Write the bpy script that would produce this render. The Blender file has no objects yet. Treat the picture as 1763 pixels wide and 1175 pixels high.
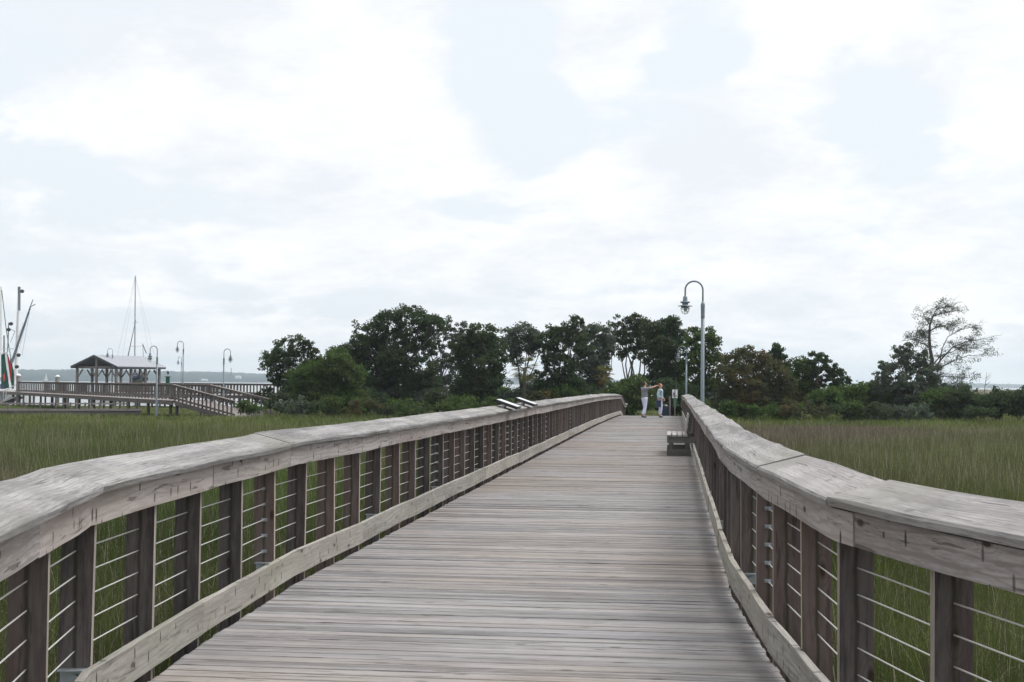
import bpy, bmesh, math, random
import numpy as np
from mathutils import Vector, Matrix, noise as mn
random.seed(7); rng = np.random.default_rng(11)
sc = bpy.context.scene
R = math.radians
# ------------------------------------------------------------------ camera
F = 2450.0; EYE = 2.72
cam = bpy.data.cameras.new('camera'); camo = bpy.data.objects.new('camera', cam); sc.collection.objects.link(camo)
cam.sensor_width = 36; cam.lens = F/1763*36; cam.clip_start = 0.1; cam.clip_end = 20000
camo.matrix_world = Matrix.Translation((0, 0, EYE)) @ Matrix.Rotation(R(90+1.695), 4, 'X') @ Matrix.Rotation(R(0.45), 4, 'Z')
sc.camera = camo
CM = camo.matrix_world.to_3x3()
def ray(px, py): return CM @ Vector(((px-881.5)/F, -(py-587.5)/F, -1))
def P(px, py, D):                       # point seen at a pixel, D metres ahead
    d = ray(px, py); return Vector((0, 0, EYE)) + d*(D/d.y)
# ------------------------------------------------------------------ world, sun, exposure
SUN_EL, SUN_AZ = 60.0, 58.0             # azimuth clockwise from the view direction (+Y)
w = bpy.data.worlds.new('World'); sc.world = w; w.use_nodes = True
nt = w.node_tree; nt.nodes.clear()
def N(t, typ, **kw):
    n = t.nodes.new(typ)
    for k, v in kw.items():
        if k.startswith('i_'): n.inputs[k[2:].replace('_', ' ')].default_value = v
        else: setattr(n, k, v)
    return n
def mth(t, op, a, b=None, c=None, clamp=False):
    n = t.nodes.new('ShaderNodeMath'); n.operation = op; n.use_clamp = clamp
    for i, x in enumerate((a, b, c)):
        if x is None: continue
        if isinstance(x, (int, float)): n.inputs[i].default_value = x
        else: t.links.new(x, n.inputs[i])
    return n.outputs[0]
def vm(t, op, a, b=None):
    n = t.nodes.new('ShaderNodeVectorMath'); n.operation = op
    for i, x in enumerate((a, b)):
        if x is None: continue
        if isinstance(x, (tuple, list, Vector)): n.inputs[i].default_value = tuple(x)
        else: t.links.new(x, n.inputs[i])
    return n
def mix(t, fac, a, b, mode='MIX'):
    n = t.nodes.new('ShaderNodeMix'); n.data_type = 'RGBA'; n.blend_type = mode
    for s, x in ((n.inputs[0], fac), (n.inputs[6], a), (n.inputs[7], b)):
        if isinstance(x, (int, float)): s.default_value = x
        elif isinstance(x, (tuple, list)): s.default_value = (*x[:3], 1)
        else: t.links.new(x, s)
    return n.outputs[2]
def ramp(t, fac, stops, interp='LINEAR'):
    n = t.nodes.new('ShaderNodeValToRGB'); n.color_ramp.interpolation = interp
    el = n.color_ramp.elements
    while len(el) < len(stops): el.new(0.5)
    for e, (p, c) in zip(el, stops):
        e.position = p; e.color = (*c, 1) if len(c) == 3 else c
    t.links.new(fac, n.inputs[0]); return n.outputs[0]
def mapr(t, v, a, b, c=0.0, d=1.0, smooth=True):
    n = t.nodes.new('ShaderNodeMapRange'); n.clamp = True
    if smooth: n.interpolation_type = 'SMOOTHSTEP'
    t.links.new(v, n.inputs[0])
    for i, x in enumerate((a, b, c, d)): n.inputs[i+1].default_value = x
    return n.outputs[0]
sky = N(nt, 'ShaderNodeTexSky', sky_type='NISHITA', sun_disc=False, sun_elevation=R(SUN_EL), sun_rotation=R(SUN_AZ), altitude=5, air_density=1.0, dust_density=3.0, ozone_density=1.0)
tc = N(nt, 'ShaderNodeTexCoord')
dirv = vm(nt, 'NORMALIZE', tc.outputs['Generated']).outputs[0]
sep = N(nt, 'ShaderNodeSeparateXYZ'); nt.links.new(dirv, sep.inputs[0])
zz = mth(nt, 'ADD', mth(nt, 'MAXIMUM', sep.outputs[2], 0.0), 0.30)
cmb = N(nt, 'ShaderNodeCombineXYZ')
nt.links.new(mth(nt, 'DIVIDE', sep.outputs[0], zz), cmb.inputs[0]); nt.links.new(mth(nt, 'DIVIDE', sep.outputs[1], zz), cmb.inputs[1])
def wnoise(scale, det, rough, off, dist=0.0):
    n = N(nt, 'ShaderNodeTexNoise', noise_dimensions='3D'); n.inputs['Scale'].default_value = scale
    n.inputs['Detail'].default_value = det; n.inputs['Roughness'].default_value = rough; n.inputs['Distortion'].default_value = dist
    nt.links.new(vm(nt, 'ADD', cmb.outputs[0], off).outputs[0], n.inputs['Vector']); return n.outputs[0]
n1 = wnoise(2.7, 12, 0.58, (3.1, 0.4, 0), 0.2)
n2 = wnoise(3.6, 14, 0.66, (9.0, 5.4, 2.2), 0.2)
def blob(px, py, rad, amt):             # a patch of the sky in one direction
    d = ray(px, py).normalized()
    dt = vm(nt, 'DISTANCE', dirv, d).outputs['Value']
    return mth(nt, 'MULTIPLY', mapr(nt, dt, 0.0, rad, 1.0, 0.0), amt)
acc = n1
for b in ((870, 110, .065, -.16), (860, 20, .06, -.12), (1220, 60, .08, -.22), (1480, 220, .07, -.20), (1620, 250, .06, -.14), (180, 380, .16, -.10),
          (250, 130, .09, .12), (620, 200, .12, .12), (1030, 60, .06, .12), (1250, 210, .1, .14), (1600, 110, .09, .12)):
    acc = mth(nt, 'ADD', acc, blob(*b))
cloud = mapr(nt, acc, 0.37, 0.50)
sunv = Vector((math.sin(R(SUN_AZ))*math.cos(R(SUN_EL)), math.cos(R(SUN_AZ))*math.cos(R(SUN_EL)), math.sin(R(SUN_EL))))
toward = mapr(nt, vm(nt, 'DOT_PRODUCT', dirv, sunv).outputs['Value'], -0.75, 0.12, 0.52, 1.0)
toward = mth(nt, 'ADD', toward, mapr(nt, vm(nt, 'DOT_PRODUCT', dirv, sunv).outputs['Value'], 0.80, 1.0, 0.0, 2.6))
g = n2
for b in ((120, 45, .09, .16), (380, 130, .08, .13), (1200, 270, .07, .14), (560, 330, .06, .08)): g = mth(nt, 'ADD', g, blob(*b))
shade = mapr(nt, g, 0.40, 0.66, smooth=False)
K = 9.9
ccol = mix(nt, shade, (0.945*K, 0.95*K, 0.955*K), (0.765*K, 0.80*K, 0.845*K))
veil = mix(nt, 0.93, sky.outputs[0], (0.79*K, 0.84*K, 0.89*K))
tot = mix(nt, cloud, veil, ccol)
tot2 = vm(nt, 'SCALE', tot); nt.links.new(toward, tot2.inputs['Scale'])
bg = N(nt, 'ShaderNodeBackground'); bg.inputs[1].default_value = 0.1
nt.links.new(tot2.outputs[0], bg.inputs[0]); wo = N(nt, 'ShaderNodeOutputWorld'); nt.links.new(bg.outputs[0], wo.inputs[0])
sl = bpy.data.lights.new('sun', 'SUN'); sl.energy = 2.1; sl.angle = R(26); sl.color = (1, .97, .93)
so = bpy.data.objects.new('sun', sl); sc.collection.objects.link(so); so.rotation_euler = sunv.to_track_quat('Z', 'Y').to_euler()
so.location = (0, 0, 50)
sc.view_settings.view_transform = 'Standard'; sc.view_settings.look = 'None'; sc.view_settings.exposure = 0.22; sc.view_settings.gamma = 1
sc.render.engine = 'CYCLES'
sc.cycles.max_bounces = 8; sc.cycles.transparent_max_bounces = 12; sc.cycles.volume_bounces = 0
# ------------------------------------------------------------------ helpers
ORG = {}
def org(o): return ORG.get(o.name, Vector((0, 0, 0))) if o else Vector((0, 0, 0))
def tag(o, label=None, cat=None, group=None, kind=None):
    if label: o['label'] = label
    if cat: o['category'] = cat
    if group: o['group'] = group
    if kind: o['kind'] = kind
    return o
def empty(name, loc=(0, 0, 0), rz=0, label=None, cat=None, group=None):
    o = bpy.data.objects.new(name, None); sc.collection.objects.link(o); o.location = loc; o.rotation_euler = (0, 0, rz)
    o.empty_display_size = 0.3; ORG[o.name] = Vector(loc); return tag(o, label, cat, group)
def copy_tree(o, parent=None):
    c = o.copy(); sc.collection.objects.link(c)
    if parent: c.parent = parent
    for ch in list(o.children): copy_tree(ch, c)
    return c
class MB:
    def __init__(s): s.v = []; s.f = []; s.uv = []
    def quadbox(s, c, ax, ay, az, uv0=None):    # ax = length half-vector (grain), ay, az = cross half-vectors
        c, ax, ay, az = map(Vector, (c, ax, ay, az)); b = len(s.v)
        for i in (-1, 1):
            for j, k in ((-1, -1), (1, -1), (1, 1), (-1, 1)): s.v.append(c + ax*i + ay*j + az*k)
        L, a, h = ax.length*2, ay.length*2, az.length*2
        if uv0 is None: uv0 = (random.uniform(0, 40), random.uniform(0, 40))
        def U(x, y): return (uv0[0]+x, uv0[1]+y)
        flip = ax.cross(ay).dot(az) < 0
        off = [0, a, a+h, 2*a+h, 2*a+2*h]
        for q in range(4):
            q2 = (q+1) % 4; fc = [b+q, b+q2, b+4+q2, b+4+q]; uu = [U(0, off[q]), U(0, off[q+1]), U(L, off[q+1]), U(L, off[q])]
            fc = fc[::-1]; uu = uu[::-1]
            if not flip: pass
            s.f.append(fc if not flip else fc[::-1]); s.uv.append(uu if not flip else uu[::-1])
        e = [b, b+1, b+2, b+3]; eu = [U(0, 0), U(.01, a), U(.03, a), U(.02, 0)]
        s.f.append(e if not flip else e[::-1]); s.uv.append(eu); e = [b+7, b+6, b+5, b+4]
        s.f.append(e if not flip else e[::-1]); s.uv.append(eu)
        return s
    def beam(s, p0, p1, wdt, hgt, up=(0, 0, 1)):
        p0, p1, up = Vector(p0), Vector(p1), Vector(up); d = (p1-p0); dn = d.normalized()
        if abs(dn.dot(up)) > .98: up = Vector((0, 1, 0))
        sd = dn.cross(up).normalized(); u2 = sd.cross(dn).normalized()
        return s.quadbox((p0+p1)/2, d/2, sd*wdt/2, u2*hgt/2)
    def sweep(s, rings, close=True, capped=True, lens=None, uv0=None):   # rings: list of lists of points
        if uv0 is None: uv0 = (random.uniform(0, 40), random.uniform(0, 40))
        b = len(s.v); n = len(rings[0]); L = 0
        per = [0]
        for j in range(n): per.append(per[-1] + (Vector(rings[0][(j+1) % n])-Vector(rings[0][j])).length)
        for r in rings: s.v.extend(Vector(p) for p in r)
        for i in range(len(rings)-1):
            dl = (Vector(rings[i+1][0])-Vector(rings[i][0])).length
            for j in range(n if close else n-1):
                j2 = (j+1) % n
                s.f.append([b+i*n+j, b+i*n+j2, b+(i+1)*n+j2, b+(i+1)*n+j])
                s.uv.append([(uv0[0]+L, uv0[1]+per[j]), (uv0[0]+L, uv0[1]+per[j+1]), (uv0[0]+L+dl, uv0[1]+per[j+1]), (uv0[0]+L+dl, uv0[1]+per[j])])
            L += dl
        if capped and close:
            for k, rv in ((0, True), (len(rings)-1, False)):
                fc = [b+k*n+j for j in range(n)]
                if rv: fc = fc[::-1]
                s.f.append(fc); s.uv.append([(uv0[0]+.01*j, uv0[1]+per[j]*.6) for j in range(n)])
        return s
    def tube(s, pts, rad, n=6, capped=True):
        pts = [Vector(p) for p in pts]; rings = []
        if isinstance(rad, (int, float)): rad = [rad]*len(pts)
        ref = Vector((0.13, 0.31, 0.94))
        for i, p in enumerate(pts):
            d = (pts[min(i+1, len(pts)-1)]-pts[max(i-1, 0)]).normalized()
            if abs(d.dot(ref)) > .95: ref = Vector((1, 0.1, 0))
            a = d.cross(ref).normalized(); c = d.cross(a)
            rings.append([p + (a*math.cos(2*math.pi*k/n) + c*math.sin(2*math.pi*k/n))*rad[i] for k in range(n)])
            ref = a.cross(d)*-1 if False else ref
        return s.sweep(rings, capped=capped)
    def lathe(s, prof, o=(0, 0, 0), n=20, axis='Z'):
        o = Vector(o)
        return s.sweep([[o + Vector((r*math.cos(2*math.pi*k/n), r*math.sin(2*math.pi*k/n), z)) for k in range(n)] for r, z in prof])
    def build(s, name, mat, parent=None, smooth=False):
        off = org(parent) if parent else Vector((0, 0, 0))
        me = bpy.data.meshes.new(name); me.from_pydata([tuple(v-off) for v in s.v], [], s.f)
        uvl = me.uv_layers.new(name='UVMap'); flat = [c for f in s.uv for p in f for c in p]
        uvl.data.foreach_set('uv', flat); me.materials.append(mat)
        if smooth: me.polygons.foreach_set('use_smooth', [True]*len(me.polygons))
        bmm = bmesh.new(); bmm.from_mesh(me); bmesh.ops.recalc_face_normals(bmm, faces=bmm.faces); bmm.to_mesh(me); bmm.free()
        me.update(); o = bpy.data.objects.new(name, me); sc.collection.objects.link(o)
        if parent: o.parent = parent
        ORG[o.name] = off
        return o
def np_mesh(name, V, Fq, mat, parent=None, smooth=False, attrs=None):
    off = np.array(org(parent)) if parent else np.zeros(3)
    me = bpy.data.meshes.new(name); V = np.asarray(V, dtype=np.float32)-off.astype(np.float32); Fq = np.asarray(Fq, dtype=np.int32); k = Fq.shape[1]
    me.vertices.add(len(V)); me.vertices.foreach_set('co', V.ravel())
    me.loops.add(Fq.size); me.loops.foreach_set('vertex_index', Fq.ravel())
    me.polygons.add(len(Fq)); me.polygons.foreach_set('loop_start', np.arange(0, Fq.size, k, dtype=np.int32)); me.polygons.foreach_set('loop_total', np.full(len(Fq), k, dtype=np.int32))
    me.update(calc_edges=True); me.materials.append(mat)
    if smooth: me.polygons.foreach_set('use_smooth', [True]*len(Fq))
    o = bpy.data.objects.new(name, me); sc.collection.objects.link(o)
    if parent: o.parent = parent
    ORG[o.name] = Vector(off); return o
# ------------------------------------------------------------------ materials
def mat(name):
    m = bpy.data.materials.new(name); m.use_nodes = True; t = m.node_tree; b = t.nodes['Principled BSDF']; return m, t, b
def simple(name, col, rough=.6, metal=0, var=.12, scale=6, spec=.5, bump=0):
    m, t, b = mat(name); g = N(t, 'ShaderNodeNewGeometry'); n = N(t, 'ShaderNodeTexNoise'); n.inputs['Scale'].default_value = scale; n.inputs['Detail'].default_value = 5
    t.links.new(g.outputs['Position'], n.inputs['Vector'])
    c = mix(t, n.outputs[0], [x*(1-var*1.6) for x in col], [min(1, x*(1+var*1.6)) for x in col]); t.links.new(c, b.inputs['Base Color'])
    b.inputs['Roughness'].default_value = rough; b.inputs['Metallic'].default_value = metal; b.inputs['Specular IOR Level'].default_value = spec
    if bump:
        bp = N(t, 'ShaderNodeBump'); bp.inputs['Strength'].default_value = bump; bp.inputs['Distance'].default_value = .01
        t.links.new(n.outputs[0], bp.inputs['Height']); t.links.new(bp.outputs[0], b.inputs['Normal'])
    return m
def wood(name, light, dark, warm, gscale=38, tint=.25, marks=0.0, moss=0.0, knots=0.6, streak=.5, bump=.35, blotch=.35, warmamt=.4, drip=False, ringamt=.22, black=0, zone=0):
    m, t, b = mat(name)
    uv = N(t, 'ShaderNodeUVMap', uv_map='UVMap'); oi = N(t, 'ShaderNodeObjectInfo'); g = N(t, 'ShaderNodeNewGeometry')
    ofs = vm(t, 'SCALE', (17.3, 29.1, 0)); t.links.new(oi.outputs['Random'], ofs.inputs['Scale'])
    base = vm(t, 'ADD', uv.outputs[0], ofs.outputs[0]).outputs[0]
    rnd = N(t, 'ShaderNodeMath', operation='FRACT'); t.links.new(mth(t, 'ADD', mth(t, 'MULTIPLY', g.outputs['Random Per Island'], 7.31), mth(t, 'MULTIPLY', oi.outputs['Random'], 3.7)), rnd.inputs[0]); rnd = rnd.outputs[0]
    def nz(sx, sy, det=4, rough=.6, off=0, src=base):
        s_ = vm(t, 'MULTIPLY', src, (sx, sy, 1)).outputs[0]; s_ = vm(t, 'ADD', s_, (off, off*.7, off*.3)).outputs[0]
        n = N(t, 'ShaderNodeTexNoise'); n.inputs['Scale'].default_value = 1; n.inputs['Detail'].default_value = det; n.inputs['Roughness'].default_value = rough
        t.links.new(s_, n.inputs['Vector']); return n.outputs[0]
    fine = nz(5.5, gscale*3.4, 9, .74); wide = nz(.7, gscale*.45, 4, .55, 5.5)
    lowd = nz(.9, 7, 2, .5, 9.1)
    su = N(t, 'ShaderNodeSeparateXYZ'); t.links.new(base, su.inputs[0])
    rings = mth(t, 'SINE', mth(t, 'ADD', mth(t, 'MULTIPLY', su.outputs[1], gscale*9.0), mth(t, 'MULTIPLY', lowd, 26.0)))
    rings = mapr(t, rings, .2, 1.0)
    gr = mth(t, 'ADD', mth(t, 'MULTIPLY', fine, .55), mth(t, 'MULTIPLY', wide, .45))
    f = mapr(t, gr, .38, .60)
    f = mth(t, 'SUBTRACT', f, mth(t, 'MULTIPLY', rings, ringamt), clamp=True)
    col = mix(t, f, dark, light)
    bl = N(t, 'ShaderNodeTexNoise'); bl.inputs['Scale'].default_value = 1.3; bl.inputs['Detail'].default_value = 4; t.links.new(g.outputs['Position'], bl.inputs['Vector'])
    col = mix(t, mth(t, 'MULTIPLY', mapr(t, bl.outputs[0], .42, .66), blotch), col, dark)
    col = mix(t, mth(t, 'MULTIPLY', mapr(t, mth(t, 'ADD', mth(t, 'MULTIPLY', rnd, .5), mth(t, 'MULTIPLY', lowd, .6)), .42, .78), warmamt), col, warm)
    if black:
        b2 = N(t, 'ShaderNodeTexNoise'); b2.inputs['Scale'].default_value = 1.1; b2.inputs['Detail'].default_value = 7; b2.inputs['Roughness'].default_value = .7; t.links.new(vm(t, 'ADD', g.outputs['Position'], (4, 7, 1)).outputs[0], b2.inputs['Vector'])
        col = mix(t, mth(t, 'MULTIPLY', mth(t, 'MULTIPLY', mapr(t, b2.outputs[0], .54, .70), mapr(t, fine, .3, .6, 1, .3)), black), col, (.05, .052, .055))
    if zone:
        b3 = N(t, 'ShaderNodeTexNoise'); b3.inputs['Scale'].default_value = .22; b3.inputs['Detail'].default_value = 3; t.links.new(g.outputs['Position'], b3.inputs['Vector'])
        col = mix(t, mth(t, 'MULTIPLY', mapr(t, b3.outputs[0], .42, .6), zone), col, vm(t, 'MULTIPLY', col, (.95, .87, .78)).outputs[0])
    # cracks along the grain
    ck = mapr(t, nz(2.0, gscale*1.5, 4, .55, 31), .625, .665); col = mix(t, mth(t, 'MULTIPLY', ck, streak), col, (.03, .027, .025))
    if knots:
        v = N(t, 'ShaderNodeTexVoronoi', voronoi_dimensions='2D'); v.inputs['Scale'].default_value = 1
        sv = vm(t, 'MULTIPLY', base, (1.9, 4.5, 1)).outputs[0]; t.links.new(sv, v.inputs['Vector'])
        vs = N(t, 'ShaderNodeSeparateColor'); t.links.new(v.outputs['Color'], vs.inputs[0])
        on = mapr(t, vs.outputs[0], .72, .73); kn = mapr(t, v.outputs['Distance'], .045, .085, 1, 0); halo = mapr(t, v.outputs['Distance'], .08, .3, 1, 0)
        rg = mapr(t, mth(t, 'SINE', mth(t, 'MULTIPLY', v.outputs['Distance'], 95)), 0, 1)
        col = mix(t, mth(t, 'MULTIPLY', mth(t, 'MULTIPLY', mth(t, 'MULTIPLY', halo, rg), on), .45*knots), col, [x*.45 for x in warm])
        col = mix(t, mth(t, 'MULTIPLY', mth(t, 'MULTIPLY', kn, on), knots), col, (.035, .02, .014))
    if marks:
        v = N(t, 'ShaderNodeTexVoronoi'); v.inputs['Scale'].default_value = 1; sv = vm(t, 'MULTIPLY', base, (7.0, 14, 1)).outputs[0]; t.links.new(sv, v.inputs['Vector'])
        dv = vm(t, 'SUBTRACT', sv, v.outputs['Position']).outputs[0]; dv = vm(t, 'MULTIPLY', dv, (1.0, .16, 0)).outputs[0]; ln = vm(t, 'LENGTH', dv).outputs['Value']
        vs = N(t, 'ShaderNodeSeparateColor'); t.links.new(v.outputs['Color'], vs.inputs[0])
        mk = mth(t, 'MULTIPLY', mapr(t, ln, .04, .10, 1, 0), mapr(t, vs.outputs[1], .80, .82)); col = mix(t, mth(t, 'MULTIPLY', mk, marks), col, (.03, .026, .026))
    if moss:
        mo = N(t, 'ShaderNodeTexNoise'); mo.inputs['Scale'].default_value = .8; mo.inputs['Detail'].default_value = 6; t.links.new(g.outputs['Position'], mo.inputs['Vector'])
        col = mix(t, mth(t, 'MULTIPLY', mapr(t, mo.outputs[0], .45, .72), moss), col, (.22, .235, .13))
    if drip:
        fu = N(t, 'ShaderNodeUVMap', uv_map='Face'); fs = N(t, 'ShaderNodeSeparateXYZ'); t.links.new(fu.outputs[0], fs.inputs[0])
        wv = N(t, 'ShaderNodeTexNoise'); wv.inputs['Scale'].default_value = 5; t.links.new(g.outputs['Position'], wv.inputs['Vector'])
        ax = mth(t, 'ABSOLUTE', mth(t, 'ADD', fs.outputs[0], mth(t, 'MULTIPLY', mth(t, 'SUBTRACT', wv.outputs[0], .5), .03)))
        col = mix(t, mth(t, 'MULTIPLY', mapr(t, ax, .002, .016, 1, 0), .75), col, (.028, .03, .014))
    tv = mapr(t, rnd, 0, 1, 1-tint, 1+tint*.55, False)
    sc_ = vm(t, 'SCALE', col); t.links.new(tv, sc_.inputs['Scale']); t.links.new(sc_.outputs[0], b.inputs['Base Color'])
    b.inputs['Roughness'].default_value = .82; b.inputs['Specular IOR Level'].default_value = .25
    bp = N(t, 'ShaderNodeBump'); bp.inputs['Strength'].default_value = bump; bp.inputs['Distance'].default_value = .004
    t.links.new(mth(t, 'SUBTRACT', gr, mth(t, 'MULTIPLY', ck, .8)), bp.inputs['Height']); t.links.new(bp.outputs[0], b.inputs['Normal'])
    return m
M = {}
M['deck'] = wood('weathered_deck_wood', (.295, .285, .29), (.125, .117, .115), (.25, .225, .205), gscale=26, tint=.2, knots=.5, streak=.85, blotch=.35, warmamt=.45, zone=.8, black=.35, ringamt=.3)
M['cap'] = wood('weathered_cap_wood', (.325, .315, .312), (.13, .125, .123), (.29, .262, .245), gscale=30, tint=.14, knots=.4, moss=.15, streak=.55, blotch=.6, black=.55, ringamt=.3, warmamt=.3)
M['fascia'] = wood('pale_fascia_wood', (.405, .378, .368), (.22, .196, .186), (.34, .285, .25), ringamt=.5, gscale=17, tint=.14, marks=.95, knots=.9, streak=.6, moss=.08)
M['curb'] = wood('pale_curb_wood', (.36, .345, .315), (.21, .195, .175), (.31, .275, .23), ringamt=.4, gscale=17, tint=.12, marks=.9, knots=.8, moss=.14, streak=.4)
M['post'] = wood('brown_post_wood', (.15, .13, .124), (.068, .058, .056), (.135, .088, .072), gscale=12, tint=.3, knots=.9, streak=.5, warmamt=.4, drip=True)
M['postedge'] = wood('weathered_sidelit_post_edge_wood', (.36, .32, .285), (.20, .17, .15), (.30, .23, .18), gscale=24, tint=.15, knots=.3)  # weathered grey edge, paler still with side skylight painted into its colour
M['bench'] = wood('grey_bench_wood', (.42, .41, .40), (.25, .235, .225), (.36, .33, .30), gscale=24, tint=.12, knots=.3)
M['benchdark'] = wood('dark_bench_frame_wood', (.12, .125, .12), (.06, .06, .058), (.11, .10, .085), gscale=24, tint=.15, knots=.3)
M['dock'] = wood('dock_wood', (.17, .155, .15), (.085, .076, .072), (.15, .125, .115), gscale=14, tint=.28, knots=.2)
M['docktop'] = wood('dock_cap_wood', (.30, .27, .26), (.17, .15, .14), (.27, .22, .20), gscale=14, tint=.15, knots=.2)
M['dkpost'] = wood('dark_pile_wood', (.10, .09, .085), (.05, .045, .042), (.09, .07, .06), gscale=14, tint=.2, knots=.2)
M['greypost'] = wood('pavilion_post_wood', (.27, .255, .25), (.16, .145, .14), (.24, .2, .19), gscale=14, tint=.2, knots=.2)
M['cable'] = simple('steel_cable', (.50, .49, .465), .45, .4, .06, 40)
M['steel'] = simple('galvanised_steel', (.40, .44, .47), .45, .7, .2, 30)
M['lamp'] = simple('grey_blue_lamp_paint', (.17, .215, .245), .45, 0, .12, 9)
M['black'] = simple('black_plastic', (.012, .012, .014), .4, 0, .1, 9)
M['panel'] = simple('glossy_sign_panel', (.55, .56, .56), .25, 0, .15, 9)
M['white'] = simple('white_paint', (.76, .77, .78), .5, 0, .05, 3)
M['roof'] = simple('grey_metal_roof', (.33, .34, .37), .5, .0, .08, 1.5)
M['trim'] = simple('dark_roof_trim', (.06, .065, .075), .6, 0, .1, 4)
M['greenbox'] = simple('green_box_paint', (.015, .11, .06), .5, 0, .1, 9)
M['darknet'] = simple('dark_green_net', (.012, .085, .055), .9, 0, .5, 6)
M['rednet'] = simple('red_painted_board', (.50, .035, .045), .7, 0, .2, 4)
M['navy'] = simple('navy_cover', (.02, .035, .07), .6, 0, .2, 5)
M['concrete'] = simple('pale_concrete', (.36, .35, .34), .9, 0, .2, 3)
# glass
m, t, b = mat('lamp_glass'); b.inputs['Base Color'].default_value = (.85, .87, .85, 1); b.inputs['Roughness'].default_value = .08; b.inputs['Transmission Weight'].default_value = 1; b.inputs['IOR'].default_value = 1.2; M['glass'] = m
# bark
M['bark'] = simple('grey_brown_bark', (.085, .072, .062), .95, 0, .45, 7, .2, .6)
M['barkpale'] = simple('pale_bark', (.105, .095, .085), .95, 0, .4, 7, .2, .6)
def leafmat(name, c1, c2, c3):
    m, t, b = mat(name); g = N(t, 'ShaderNodeNewGeometry'); r = g.outputs['Random Per Island']
    n = N(t, 'ShaderNodeTexNoise'); n.inputs['Scale'].default_value = .55; n.inputs['Detail'].default_value = 3; t.links.new(g.outputs['Position'], n.inputs['Vector'])
    c = mix(t, r, c1, c2); c = mix(t, mapr(t, n.outputs[0], .45, .68), c, c3)
    d = N(t, 'ShaderNodeBsdfDiffuse'); tr = N(t, 'ShaderNodeBsdfTranslucent'); t.links.new(c, d.inputs[0]); t.links.new(c, tr.inputs[0])
    ms = N(t, 'ShaderNodeMixShader'); ms.inputs[0].default_value = .36; t.links.new(d.outputs[0], ms.inputs[1]); t.links.new(tr.outputs[0], ms.inputs[2])
    t.nodes.remove(b); t.links.new(ms.outputs[0], t.nodes['Material Output'].inputs[0]); return m
M['leafdark'] = leafmat('dark_oak_leaves', (000.039, 000.062, 000.033), (000.086, 000.122, 000.056), (000.066, 000.075, 000.039))
M['leafgrey'] = leafmat('grey_green_leaves', (000.073, 000.098, 000.073), (000.139, 000.170, 000.118), (000.098, 000.117, 000.086))
M['leafmid'] = leafmat('mid_green_leaves', (000.046, 000.079, 000.029), (000.105, 000.159, 000.046), (000.079, 000.098, 000.038))
M['leafbright'] = leafmat('bright_green_leaves', (.06, .10, .028), (.11, .155, .045), (.075, .10, .032))
M['leafrust'] = leafmat('rusty_green_leaves', (0.058, 0.072, 0.036), (0.117, 0.117, 0.058), (0.130, 0.098, 0.042))
M['palm'] = leafmat('yellow_green_fronds', (.06, .085, .025), (.12, .13, .04), (.11, .08, .03))
# grass: tint comes per clump from the instancer, shade per blade
m, t, b = mat('marsh_grass_blades'); g = N(t, 'ShaderNodeNewGeometry'); at = N(t, 'ShaderNodeAttribute', attribute_type='INSTANCER', attribute_name='tint')
hs = mapr(t, g.outputs['Random Per Island'], 0, 1, .55, 1.45, False)
dry = mapr(t, g.outputs['Random Per Island'], .60, .66); brn = mapr(t, g.outputs['Random Per Island'], .93, .94)
s_ = vm(t, 'SCALE', at.outputs['Color']); t.links.new(hs, s_.inputs['Scale'])
c = mix(t, mth(t, 'MULTIPLY', dry, .75), s_.outputs[0], (.062, .052, .042)); c = mix(t, mth(t, 'MULTIPLY', brn, .9), c, (.34, .31, .23))
d = N(t, 'ShaderNodeBsdfDiffuse'); tr = N(t, 'ShaderNodeBsdfTranslucent'); t.links.new(c, d.inputs[0]); t.links.new(c, tr.inputs[0])
ms = N(t, 'ShaderNodeMixShader'); ms.inputs[0].default_value = .35; t.links.new(d.outputs[0], ms.inputs[1]); t.links.new(tr.outputs[0], ms.inputs[2])
t.nodes.remove(b); t.links.new(ms.outputs[0], t.nodes['Material Output'].inputs[0]); M['grass'] = m
# ground
m, t, b = mat('marsh_ground'); g = N(t, 'ShaderNodeNewGeometry'); n = N(t, 'ShaderNodeTexNoise'); n.inputs['Scale'].default_value = .05; n.inputs['Detail'].default_value = 8; t.links.new(g.outputs['Position'], n.inputs['Vector'])
n2_ = N(t, 'ShaderNodeTexNoise'); n2_.inputs['Scale'].default_value = 3; n2_.inputs['Detail'].default_value = 6; t.links.new(g.outputs['Position'], n2_.inputs['Vector'])
c = mix(t, mapr(t, n.outputs[0], .4, .6), (.055, .065, .028), (.105, .088, .062)); c = mix(t, n2_.outputs[0], (.02, .022, .014), c)
sp = N(t, 'ShaderNodeSeparateXYZ'); t.links.new(g.outputs['Position'], sp.inputs[0])
nb = N(t, 'ShaderNodeTexNoise'); nb.inputs['Scale'].default_value = 1; nb.inputs['Detail'].default_value = 5
t.links.new(vm(t, 'MULTIPLY', g.outputs['Position'], (.02, .008, 0)).outputs[0], nb.inputs['Vector'])
farc = mix(t, mapr(t, nb.outputs[0], .42, .6), (.115, .092, .068), (.08, .085, .042))
c = mix(t, mapr(t, sp.outputs[1], 110, 180), c, farc)
t.links.new(c, b.inputs['Base Color']); b.inputs['Roughness'].default_value = 1; b.inputs['Specular IOR Level'].default_value = 0; M['ground'] = m
m, t, b = mat('pale_sound_water'); b.inputs['Base Color'].default_value = (.12, .14, .14, 1); b.inputs['Roughness'].default_value = .16; b.inputs['IOR'].default_value = 1.33
n = N(t, 'ShaderNodeTexNoise'); n.inputs['Scale'].default_value = 1.2; n.inputs['Detail'].default_value = 4; g = N(t, 'ShaderNodeNewGeometry'); t.links.new(g.outputs['Position'], n.inputs['Vector'])
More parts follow.
